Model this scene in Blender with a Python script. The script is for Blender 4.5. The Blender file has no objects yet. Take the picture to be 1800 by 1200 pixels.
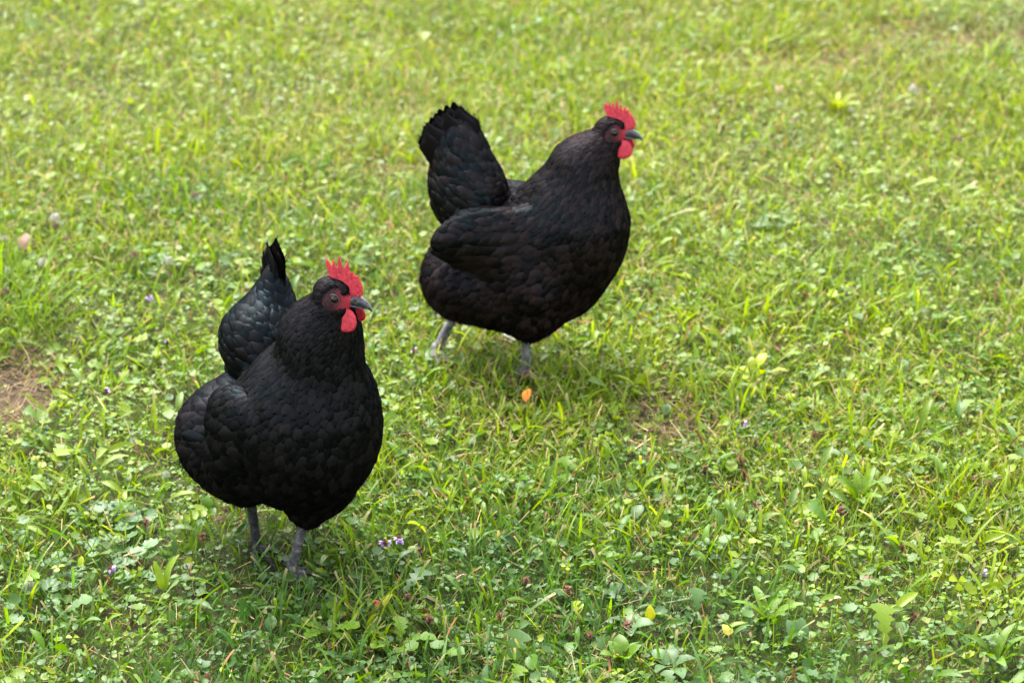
import bpy, math, random
import numpy as np
from mathutils import Vector, Matrix, kdtree

# ------------------------------------------------------------------ camera, sky, sun, exposure
scene = bpy.context.scene
col = scene.collection
CAM_H, PITCH = 1.5, math.radians(25.0)
cam_data = bpy.data.cameras.new('camera')
cam_data.lens = 85.0
cam_data.sensor_width = 36.0
cam_data.clip_start, cam_data.clip_end = 0.05, 500.0
cam_data.dof.use_dof = True
cam_data.dof.focus_distance = 2.82
cam_data.dof.aperture_fstop = 6.3
cam = bpy.data.objects.new('camera', cam_data)
col.objects.link(cam)
cam.location = (0, 0, CAM_H)
cam.rotation_euler = (math.pi / 2 - PITCH, 0, 0)
scene.camera = cam

SUN_EL, SUN_AZ = math.radians(58), math.radians(-28)      # azimuth measured from +Y (away from the camera) towards +X
world = bpy.data.worlds.new('World')
scene.world = world
world.use_nodes = True
wn, wl = world.node_tree.nodes, world.node_tree.links
wn.clear()
w_out = wn.new('ShaderNodeOutputWorld'); w_bg = wn.new('ShaderNodeBackground')
w_sky = wn.new('ShaderNodeTexSky'); w_hsv = wn.new('ShaderNodeHueSaturation')
w_sky.sky_type = 'NISHITA'
w_sky.sun_disc = False
w_sky.sun_elevation = SUN_EL
w_sky.sun_rotation = SUN_AZ
w_sky.air_density = 1.0; w_sky.dust_density = 3.0
w_hsv.inputs['Saturation'].default_value = 0.42           # thin bright cloud: a paler sky than clear blue
w_bg.inputs['Strength'].default_value = 0.15
wl.new(w_sky.outputs[0], w_hsv.inputs['Color']); wl.new(w_hsv.outputs[0], w_bg.inputs[0]); wl.new(w_bg.outputs[0], w_out.inputs[0])

sun_data = bpy.data.lights.new('sun', 'SUN')
sun_data.energy = 1.5
sun_data.angle = math.radians(38)
sun_data.color = (1.0, 0.98, 0.94)
sun = bpy.data.objects.new('sun', sun_data)
col.objects.link(sun)
sd = Vector((math.sin(SUN_AZ) * math.cos(SUN_EL), math.cos(SUN_AZ) * math.cos(SUN_EL), math.sin(SUN_EL)))
sun.rotation_euler = sd.to_track_quat('Z', 'Y').to_euler()
sun.location = sd * 20

scene.view_settings.view_transform = 'Standard'
scene.view_settings.look = 'None'
scene.view_settings.gamma = 1.0
scene.view_settings.use_curve_mapping = False
scene.view_settings.exposure = 2.8
scene.render.engine = 'CYCLES'
scene.cycles.max_bounces = 8
scene.cycles.transmission_bounces = 6

FPX = 85.0 / 36.0 * 1800.0
def ray(px, py):
    u, v = (px - 900.0) / FPX, (py - 600.0) / FPX
    c, s = math.cos(PITCH), math.sin(PITCH)
    return Vector((u, c - v * s, -s - v * c))
def ground_at(px, py, z=0.0):                              # where the photograph's pixel meets the lawn
    d = ray(px, py)
    t = (z - CAM_H) / d.z
    return Vector((d.x * t, d.y * t, z))

# ------------------------------------------------------------------ mesh and material helpers
def mesh_np(name, V, F, mat, attrs=None, smooth=True, sizes=None):
    """V (n,3); F a list of (m,k) index arrays; attrs name -> (n,4) colour on points or (n,) float"""
    me = bpy.data.meshes.new(name)
    V = np.asarray(V, np.float32)
    me.vertices.add(len(V)); me.vertices.foreach_set('co', V.ravel())
    F = [np.asarray(f, np.int32) for f in F if len(f)]
    loops = np.concatenate([f.ravel() for f in F])
    starts, s = [], 0
    for f in F:
        m, k = f.shape
        starts.append(s + np.arange(m, dtype=np.int32) * k); s += m * k
    starts = np.concatenate(starts)
    me.loops.add(len(loops)); me.loops.foreach_set('vertex_index', loops)
    me.polygons.add(len(starts)); me.polygons.foreach_set('loop_start', starts)
    me.update(calc_edges=True)
    if smooth:
        me.polygons.foreach_set('use_smooth', np.ones(len(starts), bool))
    for an, a in (attrs or {}).items():
        a = np.asarray(a, np.float32)
        if a.ndim == 1:
            at = me.attributes.new(an, 'FLOAT', 'POINT'); at.data.foreach_set('value', a)
        else:
            at = me.attributes.new(an, 'FLOAT_COLOR', 'POINT'); at.data.foreach_set('color', a.ravel())
    if mat: me.materials.append(mat)
    return me
def add(name, me, parent=None, **props):
    o = bpy.data.objects.new(name, me); col.objects.link(o)
    if parent is not None: o.parent = parent
    for k, v in props.items(): o[k] = v
    return o
def empty(name, loc, rz=0.0, **props):
    o = add(name, None, None, **props)
    o.location = loc; o.rotation_euler = (0, 0, rz); o.empty_display_size = 0.05
    return o

class Nodes:
    def __init__(self, name):
        self.m = bpy.data.materials.new(name); self.m.use_nodes = True
        self.n, self.l = self.m.node_tree.nodes, self.m.node_tree.links
        self.b = self.n['Principled BSDF']; self.out = self.n['Material Output']
    def new(self, t, **kw):
        x = self.n.new(t)
        for k, v in kw.items(): setattr(x, k, v)
        return x
    def set(self, **kw):
        for k, v in kw.items():
            s = self.b.inputs[k.replace('_', ' ')]
            s.default_value = v if not isinstance(v, tuple) or len(v) == 4 else (*v, 1.0)
        return self
    def link(self, a, b): self.l.new(a, b)
    def noise(self, scale, detail=3, coord='Object', dist=0.0):
        tc = self.new('ShaderNodeTexCoord'); t = self.new('ShaderNodeTexNoise')
        t.inputs['Scale'].default_value = scale; t.inputs['Detail'].default_value = detail; t.inputs['Distortion'].default_value = dist
        self.link(tc.outputs[coord], t.inputs['Vector']); return t.outputs['Fac']
    def ramp(self, fac, stops):
        r = self.new('ShaderNodeValToRGB'); e = r.color_ramp.elements
        while len(e) < len(stops): e.new(0.5)
        for q, (p, c) in zip(e, stops): q.position = p; q.color = (*c, 1) if len(c) == 3 else c
        self.link(fac, r.inputs[0]); return r.outputs[0]
    def bump(self, h, strength=0.3, dist=0.002):
        b = self.new('ShaderNodeBump'); b.inputs['Strength'].default_value = strength; b.inputs['Distance'].default_value = dist
        self.link(h, b.inputs['Height']); self.link(b.outputs[0], self.b.inputs['Normal'])
    def attr(self, name):
        a = self.new('ShaderNodeAttribute'); a.attribute_name = name; return a

def vnoise(x, y, scale, seed=0):
    x = np.asarray(x, np.float64) * scale; y = np.asarray(y, np.float64) * scale
    xi, yi = np.floor(x).astype(np.int64), np.floor(y).astype(np.int64)
    fx, fy = x - xi, y - yi
    fx, fy = fx * fx * (3 - 2 * fx), fy * fy * (3 - 2 * fy)
    def h(a, b):
        n = (a * 374761393 + b * 668265263 + seed * 974634777) & 0xffffffff
        n = ((n ^ (n >> 13)) * 1274126177) & 0xffffffff
        return ((n ^ (n >> 16)) & 0xffff) / 65535.0
    return (h(xi, yi) * (1 - fx) + h(xi + 1, yi) * fx) * (1 - fy) + (h(xi, yi + 1) * (1 - fx) + h(xi + 1, yi + 1) * fx) * fy
def fbm(x, y, scale, seed=0, oct=3):
    s, a, t = 0, 1.0, 0
    for k in range(oct):
        s = s + a * vnoise(x, y, scale * 2 ** k, seed + 17 * k); t += a; a *= 0.5
    return s / t
def nrm(v): return v / np.maximum(np.linalg.norm(v, axis=-1, keepdims=True), 1e-9)
def interp(t, xs, ys): return np.interp(t, xs, ys)
# ------------------------------------------------------------------ signed-distance modelling: one continuous skin per body
def rot_y(a): c, s = math.cos(a), math.sin(a); return np.array([[c, 0, s], [0, 1, 0], [-s, 0, c]])
def rot_z(a): c, s = math.cos(a), math.sin(a); return np.array([[c, -s, 0], [s, c, 0], [0, 0, 1]])
def ell(c, r, R=None, k=0.03): return ('e', np.array(c, float), np.array(r, float), R, k)
def cone(a, b, ra, rb, k=0.02): return ('c', np.array(a, float), np.array(b, float), (ra, rb), k)
SHRINK = 0.0
def sdf(P, prims):
    P = np.asarray(P, np.float32); D = None
    for kind, a, b, c, k in prims:
        if kind == 'e':
            q = P - a.astype(np.float32)
            if c is not None: q = q @ c.astype(np.float32)
            q1 = q / b.astype(np.float32)
            k0 = np.sqrt((q1 * q1).sum(-1)); q2 = q1 / b.astype(np.float32)
            k1 = np.sqrt((q2 * q2).sum(-1)) + 1e-6
            d = k0 * (k0 - 1) / k1
        else:
            ab = (b - a).astype(np.float32)
            t = np.clip(((P - a.astype(np.float32)) @ ab) / float(ab @ ab), 0, 1)
            d = np.sqrt(((P - (a.astype(np.float32) + t[..., None] * ab)) ** 2).sum(-1)) - (c[0] + (c[1] - c[0]) * t)
        if D is None: D = d
        else:
            h = np.clip(0.5 + 0.5 * (d - D) / k, 0, 1)
            D = d * (1 - h) + D * h - k * h * (1 - h)
    return D + SHRINK
def grad(P, prims, e=0.0015):
    g = np.stack([sdf(P + np.eye(3)[i] * e, prims) - sdf(P - np.eye(3)[i] * e, prims) for i in range(3)], -1)
    return nrm(g)
def surface_nets(prims, lo, hi, h):
    lo, hi = np.array(lo), np.array(hi)
    n = np.ceil((hi - lo) / h).astype(int) + 1
    ax = [lo[i] + np.arange(n[i]) * h for i in range(3)]
    G = np.stack(np.meshgrid(*ax, indexing='ij'), -1).astype(np.float32)
    D = np.concatenate([sdf(G[i:i + 8], prims) for i in range(0, n[0], 8)], 0)
    ins = D < 0
    cs = n - 1
    acc = np.zeros((*cs, 3), np.float32); cnt = np.zeros(cs, np.float32)
    corners = [(i, j, k) for i in (0, 1) for j in (0, 1) for k in (0, 1)]
    sl = lambda c: tuple(slice(c[q], c[q] + cs[q]) for q in range(3))
    for a in corners:
        for q in range(3):
            if a[q]: continue
            b = list(a); b[q] = 1
            da, db = D[sl(a)], D[sl(b)]
            m = (da < 0) != (db < 0)
            t = np.where(m, da / np.where(m, da - db, 1), 0)
            p = np.zeros((*cs, 3), np.float32); p[...] = a; p[..., q] += t
            acc += p * m[..., None]; cnt += m
    act = cnt > 0
    idx = -np.ones(cs, np.int64); idx[act] = np.arange(act.sum())
    ii = np.argwhere(act)
    V = lo + (ii + acc[act] / cnt[act][:, None]) * h
    F = []
    for q in range(3):
        u, v = (q + 1) % 3, (q + 2) % 3
        s0 = [slice(1, n[r] - 1) for r in range(3)]; s0[q] = slice(0, n[q] - 1); s1 = list(s0); s1[q] = slice(1, n[q])
        A, B = ins[tuple(s0)], ins[tuple(s1)]
        for m, flip in ((A & ~B, False), (~A & B, True)):
            e = np.argwhere(m)
            if not len(e): continue
            off = np.ones(3, int); off[q] = 0
            e = e + off
            def cell(du, dv):
                c = e.copy(); c[:, u] += du; c[:, v] += dv
                return idx[c[:, 0], c[:, 1], c[:, 2]]
            f = np.stack([cell(-1, -1), cell(0, -1), cell(0, 0), cell(-1, 0)], 1)
            F.append(f[:, ::-1] if flip else f)
    return V, np.concatenate(F)

# ------------------------------------------------------------------ hen materials
def mat_plumage(name, brown):
    M = Nodes(name)
    a = M.attr('fc')                                       # r: chance per feather, g: along the feather, b: green sheen of the region, a: across
    sep = M.new('ShaderNodeSeparateColor'); M.link(a.outputs['Color'], sep.inputs[0])
    c1 = M.ramp(sep.outputs[0], [(0.0, (0.0010, 0.0009, 0.0010)), (0.55, (0.0016 + .0012 * brown, 0.0014 + .0004 * brown, 0.0015)), (1.0, (0.0026 + 0.0042 * brown, 0.0021 + 0.0016 * brown, 0.0021 + .0005 * brown))])
    di = M.new('ShaderNodeBsdfDiffuse'); M.link(c1, di.inputs['Color'])
    gl = M.new('ShaderNodeBsdfGlossy')
    g1 = M.ramp(sep.outputs[0], [(0.0, (0.0046, 0.0047, 0.0051)), (0.6, (0.0074 + .0018 * brown, 0.0073, 0.0080)), (1.0, (0.0108 + .003 * brown, 0.0104, 0.0113))])
    mx = M.new('ShaderNodeMix', data_type='RGBA'); mx.inputs['B'].default_value = (0.006, 0.0135, 0.0155, 1)
    M.link(g1, mx.inputs['A']); M.link(sep.outputs[2], mx.inputs['Factor']); lac = M.new('ShaderNodeMapRange', interpolation_type='SMOOTHSTEP'); lac.inputs['From Min'].default_value = .55; lac.inputs['From Max'].default_value = 1.0
    lac.inputs['To Min'].default_value = .70; lac.inputs['To Max'].default_value = 1.22; M.link(sep.outputs[1], lac.inputs[0])
    sc = M.new('ShaderNodeVectorMath', operation='SCALE'); M.link(mx.outputs['Result'], sc.inputs[0]); M.link(lac.outputs[0], sc.inputs['Scale'])
    M.link(sc.outputs[0], gl.inputs['Color'])
    r = M.new('ShaderNodeMapRange'); r.inputs['To Min'].default_value = 0.38; r.inputs['To Max'].default_value = 0.52
    M.link(sep.outputs[0], r.inputs[0]); M.link(r.outputs[0], gl.inputs['Roughness'])
    w = M.new('ShaderNodeTexWave', wave_type='BANDS', bands_direction='X')
    w.inputs['Scale'].default_value = 260; w.inputs['Distortion'].default_value = 3.0; w.inputs['Detail'].default_value = 1
    tc = M.new('ShaderNodeTexCoord'); M.link(tc.outputs['Object'], w.inputs['Vector'])
    bp = M.new('ShaderNodeBump'); bp.inputs['Strength'].default_value = .08; bp.inputs['Distance'].default_value = .0008
    M.link(w.outputs['Fac'], bp.inputs['Height']); M.link(bp.outputs[0], gl.inputs['Normal'])
    ad = M.new('ShaderNodeAddShader'); M.link(di.outputs[0], ad.inputs[0]); M.link(gl.outputs[0], ad.inputs[1]); M.link(ad.outputs[0], M.out.inputs['Surface'])
    return M.m
def mat_skin(name, base, dark, scale=900, rough=0.5):
    M = Nodes(name)
    n = M.noise(scale, 3)
    M.link(M.ramp(n, [(0.3, dark), (0.62, base)]), M.b.inputs['Base Color'])
    M.set(Roughness=rough, Specular_IOR_Level=0.35, Subsurface_Weight=0.15, Subsurface_Scale=0.004)
    M.b.inputs['Subsurface Radius'].default_value = (1.0, 0.25, 0.15)
    M.bump(M.noise(800, 2), 0.8, 0.0016)
    return M.m
def mat_body(name):
    M = Nodes(name)
    a = M.attr('skin')
    n = M.noise(420, 4)
    ra = M.attr('redness'); ad = M.new('ShaderNodeMath', operation='MULTIPLY_ADD'); ad.inputs[1].default_value = 0.55; M.link(n, ad.inputs[0]); M.link(ra.outputs['Fac'], ad.inputs[2])
    red = M.ramp(ad.outputs[0], [(0.22, (0.012, 0.006, 0.006)), (0.5, (0.07, 0.012, 0.014)), (0.75, (0.22, 0.018, 0.026)), (1.0, (0.40, 0.022, 0.036))])
    mx = M.new('ShaderNodeMix', data_type='RGBA'); mx.inputs['A'].default_value = (0.002, 0.0019, 0.002, 1)
    M.link(a.outputs['Fac'], mx.inputs['Factor']); M.link(red, mx.inputs['B']); M.link(mx.outputs['Result'], M.b.inputs['Base Color'])
    M.set(Roughness=0.6, Specular_IOR_Level=0.12)
    M.bump(M.noise(700, 3), 0.6, 0.0012)
    return M.m
def mat_horn():
    M = Nodes('beak_horn')
    M.link(M.ramp(M.noise(220, 3), [(0.35, (0.012, 0.013, 0.016)), (0.75, (0.055, 0.055, 0.06))]), M.b.inputs['Base Color'])
    M.set(Roughness=0.32, Specular_IOR_Level=0.5); return M.m
def mat_leg(name, k):
    M = Nodes(name)
    n = M.noise(150, 5)
    M.link(M.ramp(n, [(0.3, (0.019 * k, 0.019 * k, 0.0185 * k)), (0.55, (0.058 * k, 0.057 * k, 0.054 * k)), (0.74, (0.13 * k, 0.12 * k, 0.10 * k))]), M.b.inputs['Base Color'])
    M.set(Roughness=0.6, Specular_IOR_Level=0.2)
    tc = M.new('ShaderNodeTexCoord'); w = M.new('ShaderNodeTexWave', wave_type='BANDS', bands_direction='Z')
    w.inputs['Scale'].default_value = 85; w.inputs['Distortion'].default_value = 6; w.inputs['Detail'].default_value = 2; w.inputs['Detail Scale'].default_value = 3
    M.link(tc.outputs['Object'], w.inputs['Vector'])
    M.bump(w.outputs['Fac'], 0.4, 0.0012); return M.m
def mat_eye():
    M = Nodes('dark_eye'); M.set(Base_Color=(0.004, 0.0028, 0.002), Roughness=0.03, Specular_IOR_Level=0.3); return M.m
def mat_eyering():
    M = Nodes('eye_ring_skin'); M.set(Base_Color=(0.035, 0.010, 0.011), Roughness=0.5); return M.m
HORN, EYEM, EYERING = mat_horn(), mat_eye(), mat_eyering()
LEG_GREY, LEG_SHADED, LEG_MID = mat_leg('pale_slate_leg', 1.7), mat_leg('shaded_slate_leg', .40), mat_leg('slate_leg', .95)  # front hen's rear leg: shade under the body painted in as darker slate
COMBM = mat_skin('comb_skin', (0.50, 0.030, 0.048), (0.24, 0.010, 0.018), 330)
WATTLEM = mat_skin('wattle_skin', (0.46, 0.024, 0.040), (0.27, 0.010, 0.02), 300)
LOBEM = mat_skin('earlobe_skin', (0.40, 0.03, 0.045), (0.12, 0.02, 0.025), 500)

# ------------------------------------------------------------------ feathers that follow the skin
def feather_grid(nu, nv):
    t = 1 - (1 - np.linspace(0, 1, nu)) ** 1.45; s = np.linspace(-1, 1, nv)
    T, S = np.meshgrid(t, s, indexing='ij')
    q = np.arange(nu * nv).reshape(nu, nv)
    F = np.stack([q[:-1, :-1], q[:-1, 1:], q[1:, 1:], q[1:, :-1]], -1).reshape(-1, 4)
    return T.ravel(), S.ravel(), F
def feathers(root, dirn, normal, L, W, lift, rnd, region, prims=None, nu=7, nv=5, base_off=0.0023, tipshape=0.60, ridge=0.27, curl=0.0, sweep=0.0):
    """root, dirn, normal (n,3); L, W, lift, rnd, region (n,)"""
    T, S, F = feather_grid(nu, nv)
    n = len(root)
    prof = np.where(T < tipshape, 0.45 + 0.55 * np.sin(np.clip(T / tipshape, 0, 1) * np.pi / 2), np.sqrt(np.clip(1 - ((T - tipshape) / (1.0 - tipshape)) ** 2, 0, 1)))
    prof = np.maximum(prof, 0.34)
    side = nrm(np.cross(normal, dirn))
    Lc, Wc = L[:, None], W[:, None]
    along = T[None] * Lc * (1 - np.minimum(0.36 * Wc / Lc, 0.18) * (S[None] ** 2) * np.clip((T[None] - .5) / .5, 0, 1) ** 2)
    P = root[:, None] + dirn[:, None] * along[..., None] + side[:, None] * (S[None] * prof[None] * Wc * 0.5)[..., None]
    if sweep: P = P + side[:, None] * (sweep * Lc * T[None] ** 2)[..., None]
    roll = (rnd[:, None] * 7.13 % 1.0 - 0.5) * 0.11
    rs = np.clip(T[None] / .35, 0, 1); rs = rs * rs * (3 - 2 * rs)
    off = base_off * rs - (0.003 if prims is not None else 0.0) * (1 - rs) + ((0.02 * T[None] * Lc + rnd[:, None] * .0004 - .055 * Lc * np.clip((T[None] - .62) / .38, 0, 1) ** 2) if prims is not None else 0.0) + lift[:, None] * T[None] ** 1.3 * Lc - ridge * Wc * 0.5 * (np.abs(S[None]) ** 1.8) * prof[None] * (1 - .25 * T[None]) + curl * Lc * T[None] ** 2 + roll * S[None] * prof[None] * Wc
    if prims is not None:
        Q = P.reshape(-1, 3)
        for _ in range(2):
            d = sdf(Q, prims); g = grad(Q, prims)
            Q = Q + g * (off.reshape(-1) - d)[:, None]
        P = Q.reshape(n, -1, 3)
    else:
        P = P + normal[:, None] * off[..., None]
    A = np.zeros((n, len(T), 4), np.float32)
    A[..., 0] = rnd[:, None]; A[..., 1] = T[None]; A[..., 2] = region[:, None]; A[..., 3] = np.abs(S)[None]
    Fs = (F[None] + (np.arange(n) * len(T))[:, None, None]).reshape(-1, 4)
    return P.reshape(-1, 3), Fs, A.reshape(-1, 4)
def join_np(parts):
    V, F, A, o = [], [], [], 0
    for v, f, a in parts:
        V.append(v); F.append(f + o); A.append(a); o += len(v)
    return np.concatenate(V), np.concatenate(F), np.concatenate(A)
def barbs(root, dirn, L, w, rnd, region, droop, rng):
    """soft fluff: narrow three-segment strands"""
    n = len(root); t = np.array([0, 0.4, 0.75, 1.0])
    side = nrm(np.cross(dirn, rng.normal(size=(n, 3))))
    bend = nrm(rng.normal(size=(n, 3))) * 0.25; bend[:, 2] -= droop
    P = root[:, None] + (dirn[:, None] * t[None, :, None] + bend[:, None] * (t[None, :, None] ** 2) * 0.6) * L[:, None, None]
    wd = w[:, None] * np.array([1, 0.9, 0.6, 0.15])[None]
    V = np.stack([P - side[:, None] * wd[..., None] * 0.5, P + side[:, None] * wd[..., None] * 0.5], 2).reshape(n, 8, 3)
    f = np.array([[0, 1, 3, 2], [2, 3, 5, 4], [4, 5, 7, 6]])
    F = (f[None] + (np.arange(n) * 8)[:, None, None]).reshape(-1, 4)
    A = np.zeros((n, 8, 4), np.float32); A[..., 0] = rnd[:, None]; A[..., 1] = np.repeat(t, 2)[None]; A[..., 2] = region[:, None]
    return V.reshape(-1, 3), F, A.reshape(-1, 4)

def loft(rings, cap=True):
    """rings (m,k,3) -> V, [quads], tris"""
    m, k, _ = rings.shape
    V = rings.reshape(-1, 3); q = np.arange(m * k).reshape(m, k)
    a, b = q[:-1], q[1:]
    Q = np.stack([a, np.roll(a, -1, 1), np.roll(b, -1, 1), b], -1).reshape(-1, 4)
    T = []
    if cap:
        c0, c1 = rings[0].mean(0), rings[-1].mean(0); n0 = len(V); V = np.concatenate([V, [c0, c1]])
        T = [[q[0, (i + 1) % k], q[0, i], n0] for i in range(k)] + [[q[-1, i], q[-1, (i + 1) % k], n0 + 1] for i in range(k)]
    return V, Q, np.array(T, int).reshape(-1, 3)

# head pieces in head space: x towards the beak, z up, origin midway between the eyes, metres
COMB_T = [(-18, 31.5), (-16.7, 35.7), (-13.5, 32.5), (-10.5, 30.7), (-8.3, 36), (-6, 32.5), (-3.6, 30), (-1.2, 40.5), (1.2, 34), (3.6, 29.8), (9.8, 37.8), (11.5, 31), (13.7, 26.8), (16, 28.6), (17.2, 25.5), (18.4, 24.4), (21.7, 23.6), (24, 20.8), (26.2, 17.9), (29.0, 13.5), (29.8, 9), (29.4, 5), (26.8, 1.0)]
COMB_T2 = [(-19, 27), (-17.5, 32.5), (-15, 34), (-13, 31), (-11.2, 36.5), (-8.5, 31), (-6.0, 37), (-3.2, 30.5), (-0.3, 39), (2.2, 30.2), (6.0, 35), (8.2, 28.5), (12.2, 32), (14, 27.5), (17, 28.5), (19, 24.0), (21.7, 21.6), (24.5, 18.5), (27.2, 15), (29.0, 11.5), (29.5, 8), (28.4, 5), (25.8, 1.0)]
COMB_B = [(-13.1, 19.6), (-3.6, 18.2), (7.1, 14.3), (12.5, 6.8), (19, 0.0)]
def make_comb(Tpts, lean, rng, spikes):
    Tp = np.array(Tpts, float); m = len(Tp)
    sm = np.convolve(np.pad(Tp[:, 1], 2, mode='edge'), np.ones(5) / 5, 'valid'); Tp[1:-5, 1] = sm[1:-5] + (Tp[1:-5, 1] - sm[1:-5]) * spikes
    s = np.linspace(0, 1, m); s2 = np.linspace(0, 1, (m - 1) * 4 + 1)
    top = np.stack([np.interp(s2, s, Tp[:, i]) for i in (0, 1)], -1)
    B = np.array(COMB_B); sb = np.linspace(0, 1, len(B))
    bot = np.stack([np.interp(s2, sb, B[:, i]) for i in (0, 1)], -1); bot[:, 1] -= 3
    rows = 9; r = np.linspace(0, 1, rows)
    prof = bot[:, None] * (1 - r)[None, :, None] + top[:, None] * r[None, :, None]
    th = np.interp(r, [0, 0.35, 0.8, 1], [2.9, 1.8, 1.0, 0.25])[None] * np.interp(s2, [0, 0.08, 0.9, 1], [0.45, 1, 1.1, 0.8])[:, None]
    wob = (np.sin(prof[..., 0] * 0.35) * 0.7 * r[None]) + lean * r[None] ** 1.5 * 4
    h = rng.normal(size=prof.shape[:2]) * 0.16
    L = np.stack([prof[..., 0], wob + th + h, prof[..., 1] * 1.09], -1); R = np.stack([prof[..., 0], wob - th + h, prof[..., 1] * 1.09], -1)
    rings = np.concatenate([L, R[:, ::-1]], 1) * 0.001
    return loft(rings)
def make_beak():
    x = np.array([10, 15, 20, 25, 30, 34, 37.5, 40, 41.2])
    top = np.array([-1.5, 0.4, 1.4, 0.9, -0.6, -3.2, -6.5, -10.5, -13.2])
    bot = np.array([-9.0, -9.6, -10.2, -10.7, -11.2, -12.0, -13.0, -14.6, -15.2])
    wid = np.array([6.6, 6.4, 5.9, 5.2, 4.4, 3.5, 2.6, 1.5, 0.5])
    a = np.linspace(0, 2 * np.pi, 14, endpoint=False)
    def rings(top, bot, wid, p):
        c, h = (top + bot) / 2, (top - bot) / 2
        ca, sa = np.cos(a), np.sin(a)
        return np.stack([np.repeat(x[:, None], 14, 1), wid[:, None] * np.sign(ca) * np.abs(ca) ** p, c[:, None] + h[:, None] * np.sign(sa) * np.abs(sa) ** p], -1)
    up = rings(top, bot, wid, 0.85) * 0.001
    x = np.array([10, 14, 18, 22, 26, 30, 33.5])
    lo = rings(np.array([-9.4, -9.9, -10.5, -11.0, -11.6, -12.4, -13.2]), np.array([-14.0, -14.6, -14.8, -14.9, -14.9, -14.7, -14.2]), np.array([5.8, 5.5, 5.0, 4.3, 3.4, 2.2, 0.9]), 0.9) * 0.001
    return loft(up), loft(lo)
def disc(rx, rz, th, n=28, rows=7, cut=0.0):
    """a rounded flap hanging from its top, thickness th, in the xz plane"""
    r = np.linspace(0, 1, rows); a = np.linspace(0, 2 * np.pi, n, endpoint=False)
    x = np.cos(a)[None] * r[:, None] * rx; z = np.sin(a)[None] * r[:, None] * rz
    x = x * (1 - cut * (z / rz))
    t = th * np.sqrt(np.clip(1 - r ** 2.4, 0, 1))[:, None] * np.ones(n)[None]
    A = np.stack([x, t, z], -1); B = np.stack([x, -t, z], -1)
    return loft(np.concatenate([A, B[::-1][1:]], 0), cap=False)
def ball(r, sy=1.0, nu=16, nv=10):
    th = np.linspace(0.02, np.pi - 0.02, nv); a = np.linspace(0, 2 * np.pi, nu, endpoint=False)
    R = np.stack([np.sin(th)[:, None] * np.cos(a)[None] * r, np.cos(th)[:, None] * np.ones(nu)[None] * r * sy, np.sin(th)[:, None] * np.sin(a)[None] * r], -1)
    return loft(R)
def ring_torus(R, r, n=24, k=8):
    a = np.linspace(0, 2 * np.pi, n + 1); b = np.linspace(0, 2 * np.pi, k, endpoint=False)
    V = np.stack([(R + r * np.cos(b)[None]) * np.cos(a)[:, None], r * 0.8 * np.sin(b)[None] * np.ones(n + 1)[:, None], (R + r * np.cos(b)[None]) * np.sin(a)[:, None]], -1)
    return loft(V, cap=False)

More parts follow.
